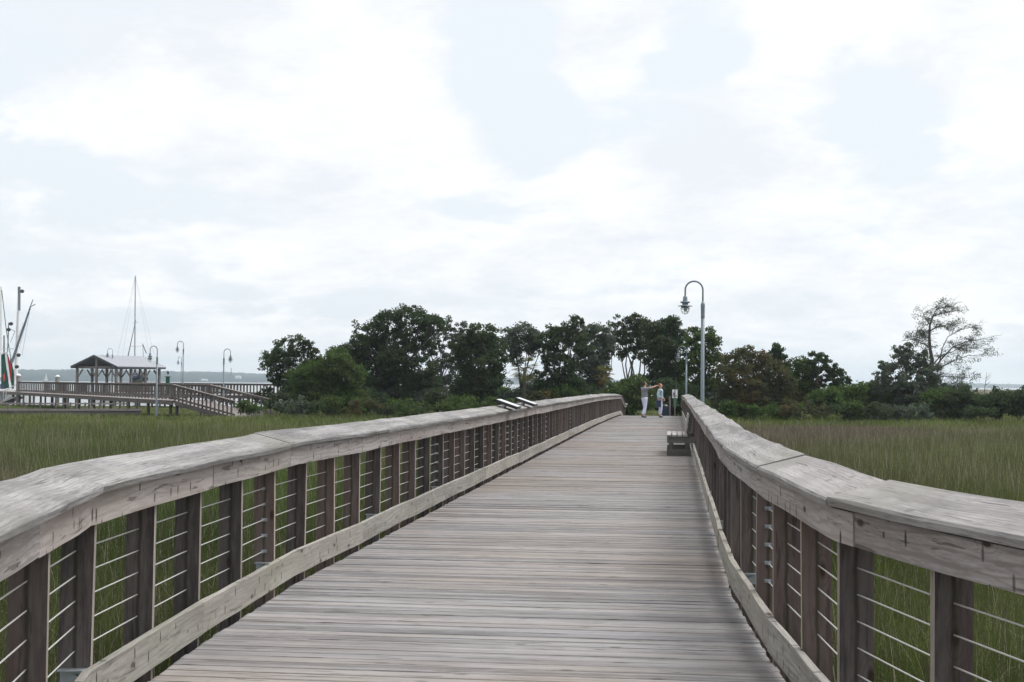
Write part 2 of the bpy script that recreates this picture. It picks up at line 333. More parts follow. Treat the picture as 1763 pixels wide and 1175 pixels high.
bp = N(t, 'ShaderNodeBump'); bp.inputs['Strength'].default_value = .25; bp.inputs['Distance'].default_value = .08; t.links.new(n.outputs[0], bp.inputs['Height']); t.links.new(bp.outputs[0], b.inputs['Normal']); M['water'] = m
M['hill'] = simple('far_shore_woods', (.022, .042, .045), .95, 0, .5, .02)
# ------------------------------------------------------------------ terrain, water, far shore
def sst(x, a, b):
    x = min(1, max(0, (x-a)/(b-a))); return x*x*(3-2*x)
def ground_z(x, y):
    ham = sst(y, 82, 90)*(1-sst(y, 128, 146))*sst(x, -26, -18)*(1-sst(x, 40, 60))
    z = .38*ham + .05*mn.noise(Vector((x*.3, y*.3, 0)))
    shore = 150 + 150*sst(x, -26, -14) + 4*mn.noise(Vector((x*.08, 1.7, 0)))
    left = 1-sst(x-0.07*y, 2, 12)
    wet = max(sst(y, shore-3, shore+3)*left, sst(y, 1500, 1600))
    return z*(1-wet) - 1.6*wet
ys = list(np.arange(-40, 170, 2.0)) + list(np.geomspace(172, 5500, 90)); xs = sorted(set([round(x, 2) for x in list(np.arange(-90, 90, 2.5)) + list(-np.geomspace(91, 5100, 30)) + list(np.geomspace(91, 5100, 30))]))
V = [(x, y, ground_z(x, y)) for y in ys for x in xs]; nx = len(xs)
Fq = [(j*nx+i, j*nx+i+1, (j+1)*nx+i+1, (j+1)*nx+i) for j in range(len(ys)-1) for i in range(nx-1)]
tag(np_mesh('ground', V, Fq, M['ground'], smooth=True), kind='structure')
mb = MB(); mb.v = [Vector(p) for p in ((-5100, 120, -.14), (5100, 120, -.14), (5100, 5500, -.14), (-5100, 5500, -.14))]; mb.f = [[0, 1, 2, 3]]; mb.uv = [[(0, 0)]*4]
tag(mb.build('water', M['water']), kind='structure')
# far wooded shore: ridge with a tree-line top and real depth
def hill(name, pts, Dfn, depth, seedv):
    V = []; Fq = []; n = len(pts)
    for px, top in pts:
        D = Dfn(px); p = P(px, top, D); q = P(px, 660, D); x = q.x
        nzv = mn.fractal(Vector((px*.35, seedv, 0)), .8, 2.2, 4)
        h = max(1.5, p.z + nzv*1.6)
        for dy, hh in ((0, -1.0), (4, h*.45), (depth*.12, h*.8), (depth*.4, h), (depth, h*.6), (depth*1.02, -1)):
            V.append((x*(D+dy)/D, D+dy, hh))
    for i in range(n-1):
        for k in range(5): Fq.append((i*6+k, (i+1)*6+k, (i+1)*6+k+1, i*6+k+1))
    return tag(np_mesh(name, V, Fq, M['hill'], smooth=True), kind='structure')
def lerp_pts(ctrl, step):
    out = []
    for (x0, y0), (x1, y1) in zip(ctrl, ctrl[1:]):
        k = int((x1-x0)/step)
        out += [(x0+(x1-x0)*i/k, y0+(y1-y0)*i/k) for i in range(k)]
    return out + [ctrl[-1]]
hill('far_hills', lerp_pts([(-500, 636), (0, 636), (60, 636), (150, 635), (300, 639), (380, 640), (440, 643), (520, 645), (700, 648), (900, 651), (1100, 655), (1200, 657)], 3), lambda px: 2500+px*.8, 260, 3.3)
hill('distant_hills', lerp_pts([(1150, 657.5), (1300, 658), (1500, 660), (1640, 659), (1763, 662), (2300, 666)], 3), lambda px: 4300, 500, 8.1)
# ------------------------------------------------------------------ boardwalk frame (u across, v along)
A0 = R(6.53); CA, SA = math.cos(A0), math.sin(A0)
UL, UR = -2.92, .43
def WU(u, v, z): return Vector((u*CA+v*SA, -u*SA+v*CA, z))
BP = [(-8, 4.2), (-3, 2.55), (3, 1.1), (6.2, .28), (8.3, .12), (10.8, 0), (300, 0)]
def bend(v):
    for (a, p), (b, q) in zip(BP, BP[1:]):
        if v <= b: return p+(q-p)*(v-a)/(b-a)
    return 0
VC, VE = 78.0, 87.0
def dz(v):
    if v < 45: return 1.15
    if v < VC: return 1.15-.15*((v-45)/33)**2
    return max(.42, 1.0-.095*(v-VC))
def W(u, v, z): return WU(u+bend(v), v, z)
boardwalk = empty('boardwalk', W(-1.2, 8, 0)); tag(boardwalk, kind='structure')
mb = MB(); v = -4.0
while v < VE:
    wd = random.uniform(.136, .139); th = .038; e0 = random.uniform(-.006, .006); e1 = random.uniform(-.006, .006)
    va, vb = v+.0, v+wd; z0 = random.gauss(0, .0022); tw = random.gauss(0, .0012)
    ring = []
    for (u, e) in ((UL+e0, 0), (UR+e1, 1)):
        r = []
        for vv, zo in ((va, -.008), (va+.007, 0), (vb-.007, 0), (vb, -.008), (vb, -th), (va, -th)):
            p = W(u, vv, dz(vv)+zo+z0+(tw if e else -tw)); r.append(p)
        ring.append(r)
    # keep ends square to the plank while the edge follows the bend
    mid = [[a.lerp(b, .5)+Vector((0, 0, random.gauss(0, .001))) for a, b in zip(ring[0], ring[1])]]
    mb.sweep([ring[0]]+mid+[ring[1]][::1]); v += wd+random.uniform(.006, .011)
deckmesh = mb.build('deck_planks', M['deck'], boardwalk)
for u in (UL+.03, -1.25, UR-.03):
    mb = MB(); vs = [-4, 0, 3, 6.2, 8.3, 10.8, 20, 30, 40, 45, 50, 56, 62, 68, 74, 78, 82, 86]
    for a, b in zip(vs, vs[1:]): mb.beam(W(u, a, dz(a)-.165), W(u, b+.0, dz(b)-.165), .05, .24)
    mb.build('stringer', M['dkpost'], boardwalk)
for i, v in enumerate(np.arange(1, 86, 3.88)):
    for u in (UL+.5, UR-.5):
        mb = MB(); mb.tube([W(u, v, -.8), W(u, v, dz(v)-.29)], .13, 10); mb.build('pile', M['dkpost'], boardwalk)
# ------------------------------------------------------------------ railings
wob = lambda v, s, amp: amp*(mn.noise(Vector((v*.42, s, 0)))+.5*mn.noise(Vector((v*1.1, s+9, 0))))
def railing(side):
    L = side < 0
    name = 'wooden_railing'
    lab = 'weathered wooden cable railing along the left side of the boardwalk, carrying two sign panels' if L else 'weathered wooden cable railing along the right side of the boardwalk, behind the bench'
    root = empty(name, W(UL if L else UR, 8, dz(8)), 0, lab, 'railing', 'railings along the boardwalk')
    u0 = UL-.012 if L else UR+.012; s = -1 if L else 1; amp = .013 if L else .022; sd = 2.0 if L else 17.0
    zoff = lambda v: wob(v, sd, amp); uoff = lambda v: wob(v, sd+40, amp*.7)
    # posts
    proto = None; vlist = []
    v = -2.4
    while v < VE-.2: vlist.append(v); v += .97
    for i, v in enumerate(vlist):
        zd = dz(v); ztop = zd+1.075+zoff(v)
        if proto is None or True:
            mb = MB(); dv = (W(0, v+.5, 0)-W(0, v-.5, 0)).normalized(); du = Vector((dv.y, -dv.x, 0))
            hgt = ztop-(zd-.38)
            c = W(u0, v, zd-.38+hgt/2)+du*s*.075 + du*random.gauss(0, .003)
            lean = du*random.gauss(0, .004)+dv*random.gauss(0, .004)
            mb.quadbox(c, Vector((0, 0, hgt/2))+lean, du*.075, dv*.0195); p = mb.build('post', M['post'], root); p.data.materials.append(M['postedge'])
            cc = c-org(root); fl_ = p.data.uv_layers.new(name='Face'); p.data.uv_layers.active = p.data.uv_layers['UVMap']
            for pl_ in p.data.polygons:
                for li in pl_.loop_indices: w_ = p.data.vertices[p.data.loops[li].vertex_index].co-cc; fl_.data[li].uv = (w_.dot(du)*1.0, w_.z)
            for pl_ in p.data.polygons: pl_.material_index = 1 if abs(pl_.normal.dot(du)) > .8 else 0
    # profiles swept as boards
    def boards(nm, matl, prof, joints, zref, step=.33, jit=.0025, gap=.006):
        for a, b in zip(joints, joints[1:]):
            nst = max(2, int((b-a)/step)); rings = []; ro = random.gauss(0, .003); zo = random.gauss(0, .003)
            brk = [x for x in (6.2, 8.3, 10.8, 45, VC) if a < x < b]
            vv = sorted(set([a+gap/2+(b-a-gap)*i/nst for i in range(nst+1)]+brk))
            for v in vv:
                dv = (W(0, v+.25, 0)-W(0, v-.25, 0)).normalized(); du = Vector((dv.y, -dv.x, 0))*s
                o = W(u0, v, dz(v)+zref+zoff(v)+zo)+du*(uoff(v)*.6+ro)
                rings.append([o+du*x+Vector((0, 0, z))+Vector((random.gauss(0, jit), random.gauss(0, jit*.5), random.gauss(0, jit)))*.7 for x, z in prof])
            if not L: rings = [r[::-1] for r in rings]
            mb = MB(); mb.sweep(rings); mb.build(nm, matl, root)
    tl = math.tan(R(14)); th = .038
    # cap leans inward: inner edge low
    def cp(x): return x*tl
    x0, x1 = -.085, .195
    prof = [(x0+.006, cp(x0)), (x1-.006, cp(x1)), (x1, cp(x1)-.010), (x1-.004, cp(x1)-th), (x0+.004, cp(x0)-th), (x0-.002, cp(x0)-.012)]
    prof = prof[::-1] if True else prof
    jc = [-2.4, 1.0, 3.5, 6.2, 8.3 if not L else 10.3, 10.8 if not L else 14.1]; v = jc[-1]
    while v+4.2 < VC-3: v += random.choice((3.88, 4.85, 4.85)); jc.append(v)
    jc += [VC, 82.6, VE]
    boards('cap_board', M['cap'], prof, jc, 1.115+.085*tl-.01, .3, .0016)
    # fascia
    jf = [-2.4, 2.3, 5.0 if L else 6.0, 8.4, 10.5 if L else 12.6, 14.3, 18.2]; v = 18.2
    while v+4.2 < VC-3: v += random.choice((3.88, 4.85)); jf.append(v)
    jf += [VC, 82.6, VE]
    prof = [(-.002, .0), (-.002, -.145), (-.038, -.145), (-.040, -.004)]
    boards('fascia_board', M['fascia'], prof, jf, 1.062, .4, .0015)
    prof = [(.152, .02), (.152, -.12), (.188, -.12), (.188, .02)]
    boards('outer_fascia_board', M['fascia'], prof[::-1], jf, 1.09, .8, .0015)
    jb = [-2.4, 2.0, 5.9, 8.2, 13.1]; v = 13.1
    while v+4.2 < VC-3: v += random.choice((3.88, 4.85)); jb.append(v)
    jb += [VC, 82.6, VE]
    prof = [(-.002, .184), (-.002, 0), (-.040, 0), (-.040, .182)]
    boards('curb_board', M['curb'], prof, jb, .078, .4, .0018)
    # cables
    for k in range(5):
        pts = [W(u0, v, dz(v)+.785-.115*k+zoff(v)*.5) for v in vlist]
        q = []
        for p in pts: q.append(p+Vector((CA, -SA, 0))*s*.078)
        mb = MB(); mb.tube(q, .0036, 6); mb.build('cable', M['cable'], root, True)
    # cable fittings every eighth post, brackets low down on every fourth
    for i, v in enumerate(vlist):
        dv = (W(0, v+.5, 0)-W(0, v-.5, 0)).normalized(); du = Vector((dv.y, -dv.x, 0))*s
        if i % 8 == (5 if L else 4):
            mb = MB()
            for k in range(5):
                c = W(u0, v, dz(v)+.785-.115*k)+du*.078-dv*.02
                mb.tube([c, c-dv*.05], .011, 8); mb.tube([c-dv*.05, c-dv*.075], .007, 8); mb.quadbox(c+du*.0-dv*.003, dv*.002, du*.022, Vector((0, 0, .012)))
            mb.build('cable_fitting', M['steel'], root)
        if i % 4 == 1 and v < 60:
            mb = MB(); c = W(u0, v, dz(v)+.245)+du*.06-dv*.05
            mb.quadbox(c, du*.075, dv*.03, Vector((0, 0, .003))); mb.quadbox(c+dv*.027-Vector((0, 0, .04)), du*.075, dv*.003, Vector((0, 0, .037)))
            mb.tube([c+Vector((0, 0, -.035))-dv*.0, c+Vector((0, 0, -.035))+dv*.03], .013, 6); mb.build('post_bracket', M['steel'], root)
    return root
railing(-1); railing(1)
# ------------------------------------------------------------------ interpretive panels on left rail
def sign_panel(vc, lab, ln=.62):
    c = W(UL+.02, vc, dz(vc)+1.19); root = empty('sign_panel', c, 0, lab, 'sign panel', 'sign panels on the left rail')
    du = Vector((CA, -SA, 0)); dv = Vector((SA, CA, 0)); up = Vector((0, 0, 1)); sl_ = (du*math.cos(R(19))-up*math.sin(R(19))); nrm = (up*math.cos(R(19))+du*math.sin(R(19)))
    mb = MB(); mb.quadbox(c+nrm*.012, dv*ln/2, sl_*.20, nrm*.024); mb.build('frame', M['black'], root)
    mb = MB(); mb.quadbox(c+nrm*.038, dv*(ln/2-.012), sl_*.188, nrm*.002); mb.build('panel_face', M['panel'], root)
    for k in (-.2, .2):
        mb = MB(); mb.quadbox(c-nrm*.035-du*.06+dv*k, nrm*.03, du*.02, dv*.012); mb.build('mount', M['steel'], root)
sign_panel(24.8, 'black framed sign panel tilted on the left rail, the nearer one')
sign_panel(27.9, 'black framed sign panel tilted on the left rail, the farther one')
# ------------------------------------------------------------------ bench
def bench():
    zb = dz(33); root = empty('bench', W(.1, 32.4, zb), 0, 'grey slatted wooden bench with a back against the right railing', 'bench')
    du = Vector((CA, -SA, 0)); dv = Vector((SA, CA, 0)); up = Vector((0, 0, 1)); O = W(0, 31.5, zb)
    def B(u0, u1, v0, v1, z0, z1, nm, mt, grain='v'):
        mb = MB(); c = O+du*(u0+u1)/2+dv*(v0+v1)/2+up*(z0+z1)/2
        a, b2, c2 = dv*(v1-v0)/2, du*(u1-u0)/2, up*(z1-z0)/2
        if grain == 'v': mb.quadbox(c, a, b2, c2)
        elif grain == 'u': mb.quadbox(c, b2, a, c2)
        else: mb.quadbox(c, c2, a, b2)
        mb.build(nm, mt, root)
    for k in range(4): B(-.165+k*.117, -.165+k*.117+.098, -.02, 2.42, .425, .463, 'seat_slat', M['bench'])
    for v0 in (.02, 1.15, 2.32):
        B(-.16, .44, v0, v0+.055, .285, .425, 'seat_support', M['benchdark'], 'u')
        B(-.12, -.02, v0, v0+.05, .15, .285, 'leg', M['benchdark'], 'z'); B(.24, .34, v0, v0+.05, .15, .285, 'leg', M['benchdark'], 'z')
        B(-.165, .36, v0-.01, v0+.06, .0, .15, 'foot_beam', M['benchdark'], 'u')
        mb = MB(); c0 = O+du*.305+dv*(v0+.027)+up*.43; c1 = O+du*.37+dv*(v0+.027)+up*.90; mb.beam(c0, c1, .05, .08, dv); mb.build('back_support', M['benchdark'], root)
    for k in range(4):
        z = .50+k*.105; x = .262+k*.0147*1.0
        mb = MB(); c = O+du*x+dv*1.2+up*(z+.045); mb.quadbox(c, dv*1.22, up*.045+du*.006, du*.017-up*.002); mb.build('back_slat', M['bench'], root)
bench()
# ------------------------------------------------------------------ street lamps
def lamp_proto():
    root = empty('street_lamp', (0, 0, 0))
    mb = MB(); mb.lathe([(.085, 0), (.085, .03), (.06, .05), (.055, .3), (.052, 3.62)], n=16); mb.build('pole', M['lamp'], root, True)
    mb = MB(); mb.lathe([(.054, 3.60), (.063, 3.62), (.058, 3.65), (.060, 3.92), (.064, 3.95), (.064, 3.99), (.030, 4.09)], n=16); mb.build('collar', M['lamp'], root, True)
    pts = [(0, 0, 4.07), (0, 0, 4.3)]+[(-.26+.26*math.cos(a), 0, 4.43+.26*math.sin(a)) for a in np.linspace(0, math.pi, 17)]+[(-.52, 0, 4.3), (-.52, 0, 4.24)]
    mb = MB(); mb.tube(pts, .026, 10); mb.build('arm', M['lamp'], root, True)
    x = -.52; mb = MB()
    mb.lathe([(.028, 4.26), (.065, 4.22), (.07, 4.12), (.075, 4.09), (.14, 4.085), (.145, 4.065), (.13, 4.04), (.09, 4.03), (.085, 3.985), (.22, 3.955), (.228, 3.945), (.10, 3.948)], (x, 0, 0), 24); mb.build('lamp_shade', M['lamp'], root, True)
    mb = MB(); mb.lathe([(.115, 3.945), (.118, 3.87), (.10, 3.80), (.06, 3.745), (.005, 3.73)], (x, 0, 0), 20); gl = mb.build('globe', M['glass'], root, True)
    mb = MB(); mb.lathe([(.035, 3.94), (.04, 3.85), (.02, 3.8)], (x, 0, 0), 10); mb.build('bulb', M['steel'], root, True)
    mb = MB()
    for k in range(6):
        a = k*math.pi/3+.3; mb.tube([(x+r*math.cos(a), r*math.sin(a), z) for r, z in ((.132, 3.945), (.135, 3.86), (.118, 3.79), (.07, 3.725), (.0, 3.705))], .0045, 4)
    for z, r in ((3.87, .135), (3.775, .108)): mb.tube([(x+r*math.cos(a), r*math.sin(a), z) for a in np.linspace(0, 2*math.pi, 17)], .0045, 4, False)
    mb.build('cage', M['lamp'], root, True); return root
lp = lamp_proto()
def base_at(px, D, z):                  # point of the vertical through pixel column px at depth D
    p = P(px, 655, D); return (p.x, p.y, z)
lamps = [((1209.5, 42.2), 1.15-.05, A0*-1, 'tall grey gooseneck street lamp rising just behind the right railing, nearest lamp'),
         ((1181.5, 89), .42, -.1, 'gooseneck street lamp at the far right end of the boardwalk, in front of the trees'),
         ((193, 152), 1.4, .1, 'gooseneck street lamp standing in front of the pavilion roof'),
         ((270, 87), .12, math.pi*.28, 'gooseneck street lamp rising from the marsh at the right end of the pavilion'),
         ((315, 122), 1.4, 0, 'taller of the paired gooseneck lamps on the pier right of the pavilion'),
         ((312, 172), .9, -.5, 'smaller, farther of the paired gooseneck lamps right of the pavilion'),
         ((385, 101), .3, math.pi-.3, 'gooseneck street lamp beside the ramp, its head hanging to the right')]
for i, ((px, D), z, rz, lab) in enumerate(lamps):
    o = lp if i == 0 else copy_tree(lp)
    o.location = base_at(px, D, z); o.rotation_euler = (0, 0, rz); tag(o, lab, 'street lamp', 'gooseneck street lamps')
lp.location.z = -.0+1.10
# ------------------------------------------------------------------ docks
def picket_rail(root, a, b, spacing, pw=.11, h=1.07, top=M['docktop'], cnt=[0], postevery=2.4, limit=95, bottom=True):
    a, b = Vector(a), Vector(b); d = b-a; L = d.length; dn = d.normalized(); fl = Vector((dn.x, dn.y, 0)).normalized(); up = Vector((0, 0, 1))
    mb = MB(); mb.beam(a+up*h, b+up*h, .15, .04); mb.build('top_rail', top, root)
    if bottom:
        mb = MB(); mb.beam(a+up*(h-.09)+fl.cross(up)*.03, b+up*(h-.09)+fl.cross(up)*.03, .04, .12); mb.beam(a+up*.20-fl.cross(up)*.03, b+up*.20-fl.cross(up)*.03, .04, .12); mb.build('side_rail', M['dock'], root)
    n = int(L/spacing); rest = MB(); me = None
    for i in range(n+1):
        p = a+dn*(i*spacing)+fl.cross(up)*.07
        if cnt[0] < limit:
            if me is None:
                mb = MB(); c0 = org(root).copy(); mb.quadbox(c0+up*(h/2+.02), up*(h/2-.04), fl*.022, fl.cross(up)*pw/2); o = mb.build('picket', M['dock'], root); me = o
            else:
                o = me.copy(); sc.collection.objects.link(o)
            o.location = p-org(root); cnt[0] += 1
        else: rest.quadbox(p+up*(h/2+.02), up*(h/2-.04), fl*.022, fl.cross(up)*pw/2)
    if rest.v: tag(rest.build('pickets', M['dock'], root), kind='stuff')
def dock(name, lab, path, width, pile_z=-1.0, spacing=2.4, cat='dock'):
    path = [Vector(p) for p in path]; root = empty(name, path[0], 0, lab, cat); up = Vector((0, 0, 1))
    mb = MB(); bm_ = MB(); n_ = 0
    for a, b in zip(path, path[1:]):
        d = (b-a); L = d.length; dn = d.normalized(); s = Vector((dn.x, dn.y, 0)).normalized().cross(up)
        k = int(L/.3)
        for i in range(k): mb.quadbox(a+dn*(i+.5)*L/k-up*.02, s*-width/2, dn*L/k*.48, up*.019)
        for sgn in (-1, 1): bm_.beam(a+s*sgn*width/2*.96-up*.17, b+s*sgn*width/2*.96-up*.17, .06, .26)
        m_ = int(L/spacing)
        for i in range(m_+1):
            q = a+dn*min(L, i*spacing)
            for sgn in (-1, 1):
                if n_ < 95 and q.z > .55:
                    pm = MB(); pm.tube([q+s*sgn*width*.42+Vector((0, 0, pile_z-q.z)), q+s*sgn*width*.42-up*.05], .10, 8); pm.build('pile', M['dkpost'] if sgn > 0 else M['greypost'], root); n_ += 1
    mb.build('deck', M['docktop'], root); bm_.build('edge_beam', M['dock'], root); return root
ZD = 1.40
F0, F1, F2 = Vector((-50.7, 146, ZD)), Vector((-22.4, 94, ZD)), Vector((-17.1, 88.0, .42))
B0, B1, B2 = Vector((-48.4, 147.3, ZD)), Vector((-20.2, 95.3, ZD)), Vector((-14.7, 89.6, .42))
dk = dock('dock_walkway', 'long raised timber dock with picket railings crossing the marsh in front of the pavilion', [(-57, 160, ZD), (F0+B0)/2, (F1+B1)/2, (F2+B2)/2], 2.5, spacing=5.8)
c = [0]
picket_rail(dk, F1, F2, .52, cnt=c); picket_rail(dk, B1, B2, .52, cnt=c); picket_rail(dk, F1, F0, .92, cnt=c); picket_rail(dk, B1, B0, .92, cnt=c)
R0 = P(196, 680, 150); R0.z = ZD; R1 = P(500, 680, 128); R1.z = ZD; R2 = P(760, 680, 122); R2.z = ZD
up = Vector((0, 0, 1)); dd = (R1-R0).normalized(); nn = dd.cross(up)*-1.3
pr = dock('pier_walkway', 'open railed timber pier over the water, between the pavilion and the trees', [R0, R1, R2], 2.8, -1.8)
c = [0]
picket_rail(pr, R0-nn+dd*3, R1-nn, .53, cnt=c); picket_rail(pr, R1-nn, R2-nn, .53, cnt=c); picket_rail(pr, R0+nn+dd*3, R1+nn, .53, cnt=c)
# left pier stub to the pavilion
L0 = P(96, 690, 158); L0.z = ZD
pq = dock('pier_landing', 'timber pier section under and left of the pavilion', [L0, R0], 3.0, -1.8)
# low old walkway
q0 = P(-60, 700, 86); q0.z = .85; q1 = P(232, 700, 97); q1.z = .72
lw = dock('old_walkway', 'low grey plank walkway with a half-height rail lying in the marsh grass', [q0, q1], 1.4, -.4, 2.0, 'walkway')
mb = MB(); sx = (q1-q0).normalized().cross(up)*.72; mb.beam(q0+sx+up*.0, q1+sx+up*.0, .04, .15); mb.beam(q0-sx*1.0+up*.38, q1-sx+up*.38, .05, .10); mb.build('side_board', M['greypost'], lw)
for i in range(12):
    p = q0.lerp(q1, i/11)-sx; mb = MB(); mb.quadbox(p+up*.22, up*.24, (.05, 0, 0), (0, .05, 0)); mb.build('rail_post', M['dock'], lw)
# pilings with caps
for px, D, top, lab in ((32, 147, 645, 'thick white capped mooring piling beside the shrimp boat'), (99, 150, 647, 'thick white capped mooring piling standing left of the pavilion')):
    p = P(px, top, D); r = empty('mooring_piling', (p.x, p.y, -.14), 0, lab, 'piling', 'white capped pilings')
    mb = MB(); mb.lathe([(.24, -1.5), (.23, 0), (.225, p.z-.1)], (p.x, p.y, 0), 14); mb.build('pile_shaft', M['greypost'], r, True)
    mb = MB(); mb.lathe([(.25, p.z-.2), (.26, p.z-.1), (.15, p.z+.02), (.01, p.z+.08)], (p.x, p.y, 0), 14); mb.build('pile_cap', M['white'], r, True)
p = P(289, 650, 138); r = empty('lantern_post', (p.x, p.y, ZD), 0, 'dark green box post topped by a small lantern on the pier', 'lantern post')
mb = MB(); mb.quadbox((p.x, p.y, (ZD+p.z)/2-.05), (0, 0, (p.z-ZD)/2+.1), (.16, 0, 0), (0, .16, 0)); mb.build('box_post', M['darknet'], r)
mb = MB(); mb.quadbox((p.x, p.y, p.z+.06), (.24, 0, 0), (0, .24, 0), (0, 0, .03)); mb.build('top_plate', M['trim'], r)
mb = MB(); mb.lathe([(.02, .09), (.02, .3), (.11, .32), (.12, .52), (.14, .54), (.02, .68)], (p.x, p.y, p.z), 10); mb.build('lantern', M['lamp'], r, True)
p = P(441, 0, 88); 
# small concrete block at ramp foot
c0 = P(442, 707, 86); r = empty('concrete_block', (c0.x, c0.y, .3), 0, 'pale concrete block in the grass at the foot of the ramp', 'block')
mb = MB(); mb.quadbox((c0.x, c0.y, .62), (.35, .1, 0), (-.08, .3, 0), (0, 0, .3)); mb.build('block_body', M['concrete'], r)
# ------------------------------------------------------------------ pavilion
def pavilion():
    th = R(25); Bc = P(200, 655, 150); Bc.z = ZD; ab = Vector((-math.cos(th), math.sin(th), 0)); bc = Vector((math.sin(th), math.cos(th), 0)); wd, ln = 5.3, 7.0
    root = empty('pavilion', Bc, 0, 'open timber pavilion with a grey metal gable roof on the pier', 'pavilion')
    ze = 2.55; up = Vector((0, 0, 1)); za = ze+1.22
    def pp(i, j): return Bc+ab*i*wd/2+bc*j*ln/3
    for i in (0, 2):
        for j in range(4):
            p = pp(i, j); mb = MB(); mb.quadbox(p+up*ze/2, up*ze/2, ab*.11, bc*.11); mb.build('post', M['greypost'], root)
            for s in (-1, 1):
                if 0 <= j+s <= 3: mb = MB(); mb.beam(p+up*(ze-.95)+bc*s*.08, p+up*(ze-.12)+bc*s*.80, .09, .12); mb.build('brace', M['greypost'], root)
            if j in (0, 3):
                s = 1 if i == 0 else -1; mb = MB(); mb.beam(p+up*(ze-.95)+ab*s*.08, p+up*(ze-.12)+ab*s*.8, .09, .12); mb.build('brace', M['greypost'], root)
    for j in (0, 3):
        p = pp(1, j); mb = MB(); mb.quadbox(p+up*(ze)/2, up*ze/2, ab*.11, bc*.11); mb.build('post', M['greypost'], root)
        for s in (-1, 1): mb = MB(); mb.beam(p+up*(ze-.95)+ab*s*.08, p+up*(ze-.12)+ab*s*.8, .09, .12); mb.build('brace', M['greypost'], root)
        mb = MB(); mb.quadbox(p+up*(ze+.65), up*.5, ab*.1, bc*.09); mb.build('king_post', M['greypost'], root)
        mb = MB(); a = pp(0, j)-ab*.2; b = pp(2, j)+ab*.2; mb.beam(a+up*(ze+.1), b+up*(ze+.1), .12, .26); mb.build('tie_beam', M['greypost'], root)
    for i in (0, 2): mb = MB(); mb.beam(pp(i, 0)-bc*.2+up*(ze+.1), pp(i, 3)+bc*.2+up*(ze+.1), .12, .26); mb.build('plate_beam', M['dock'], root)
    ov, og = .5, .45; r0 = pp(1, 0)-bc*og+up*(za+.12); r1 = pp(1, 3)+bc*og+up*(za+.12)
    for s, i in ((-1, 0), (1, 2)):
        e0 = pp(i, 0)-bc*og+ab*s*ov+up*(ze+.14); e1 = pp(i, 3)+bc*og+ab*s*ov+up*(ze+.14)
        sl_ = (e0-r0); n_ = sl_.cross(bc).normalized()
        if n_.z < 0: n_ = -n_
        mb = MB(); mb.quadbox((r0+r1+e0+e1)/4+n_*.05, bc*(r1-r0).length/2, sl_/2, n_*.02)
        k = 18
        for q in range(k+1): c = r0.lerp(e0, .5)+bc*(r1-r0).length*q/k+n_*.08; mb.quadbox(c, sl_/2, bc*.018, n_*.02)
        mb.build('roof_slope', M['roof'], root)
        mb = MB(); mb.beam(r0-n_*.04-bc*.02, e0-n_*.04-bc*.02, .05, .2); mb.beam(r1-n_*.04+bc*.02, e1-n_*.04+bc*.02, .05, .2); mb.beam(e0-up*.06, e1-up*.06, .05, .16); mb.build('roof_trim', M['trim'], root)
        mb = MB(); mb.quadbox((r0+r1+e0+e1)/4-n_*.02, bc*((r1-r0).length/2-.05), sl_*.49, n_*.02); mb.build('roof_boarding', M['trim'], root)
    mb = MB(); mb.quadbox(pp(.6, 2.2)+up*.7, up*.7, ab*.4, bc*.6); o = mb.build('equipment_box', simple('olive_box_paint', (.12, .15, .11), .7)); tag(o, 'pale olive equipment box standing under the pavilion roof', 'box')
    c = P(236, 652, 162); mb = MB(); mb.tube([c-ab*1.0+bc*.6, c-ab*.8+bc*.6, c, c+ab*.6, c+ab*.7], [.15, .36, .40, .36, .15], 12); o = mb.build('covered_skiff', M['navy'], None, True); tag(o, 'small boat under a dark blue cover seen beneath the pavilion', 'boat')
    return root
pavilion()
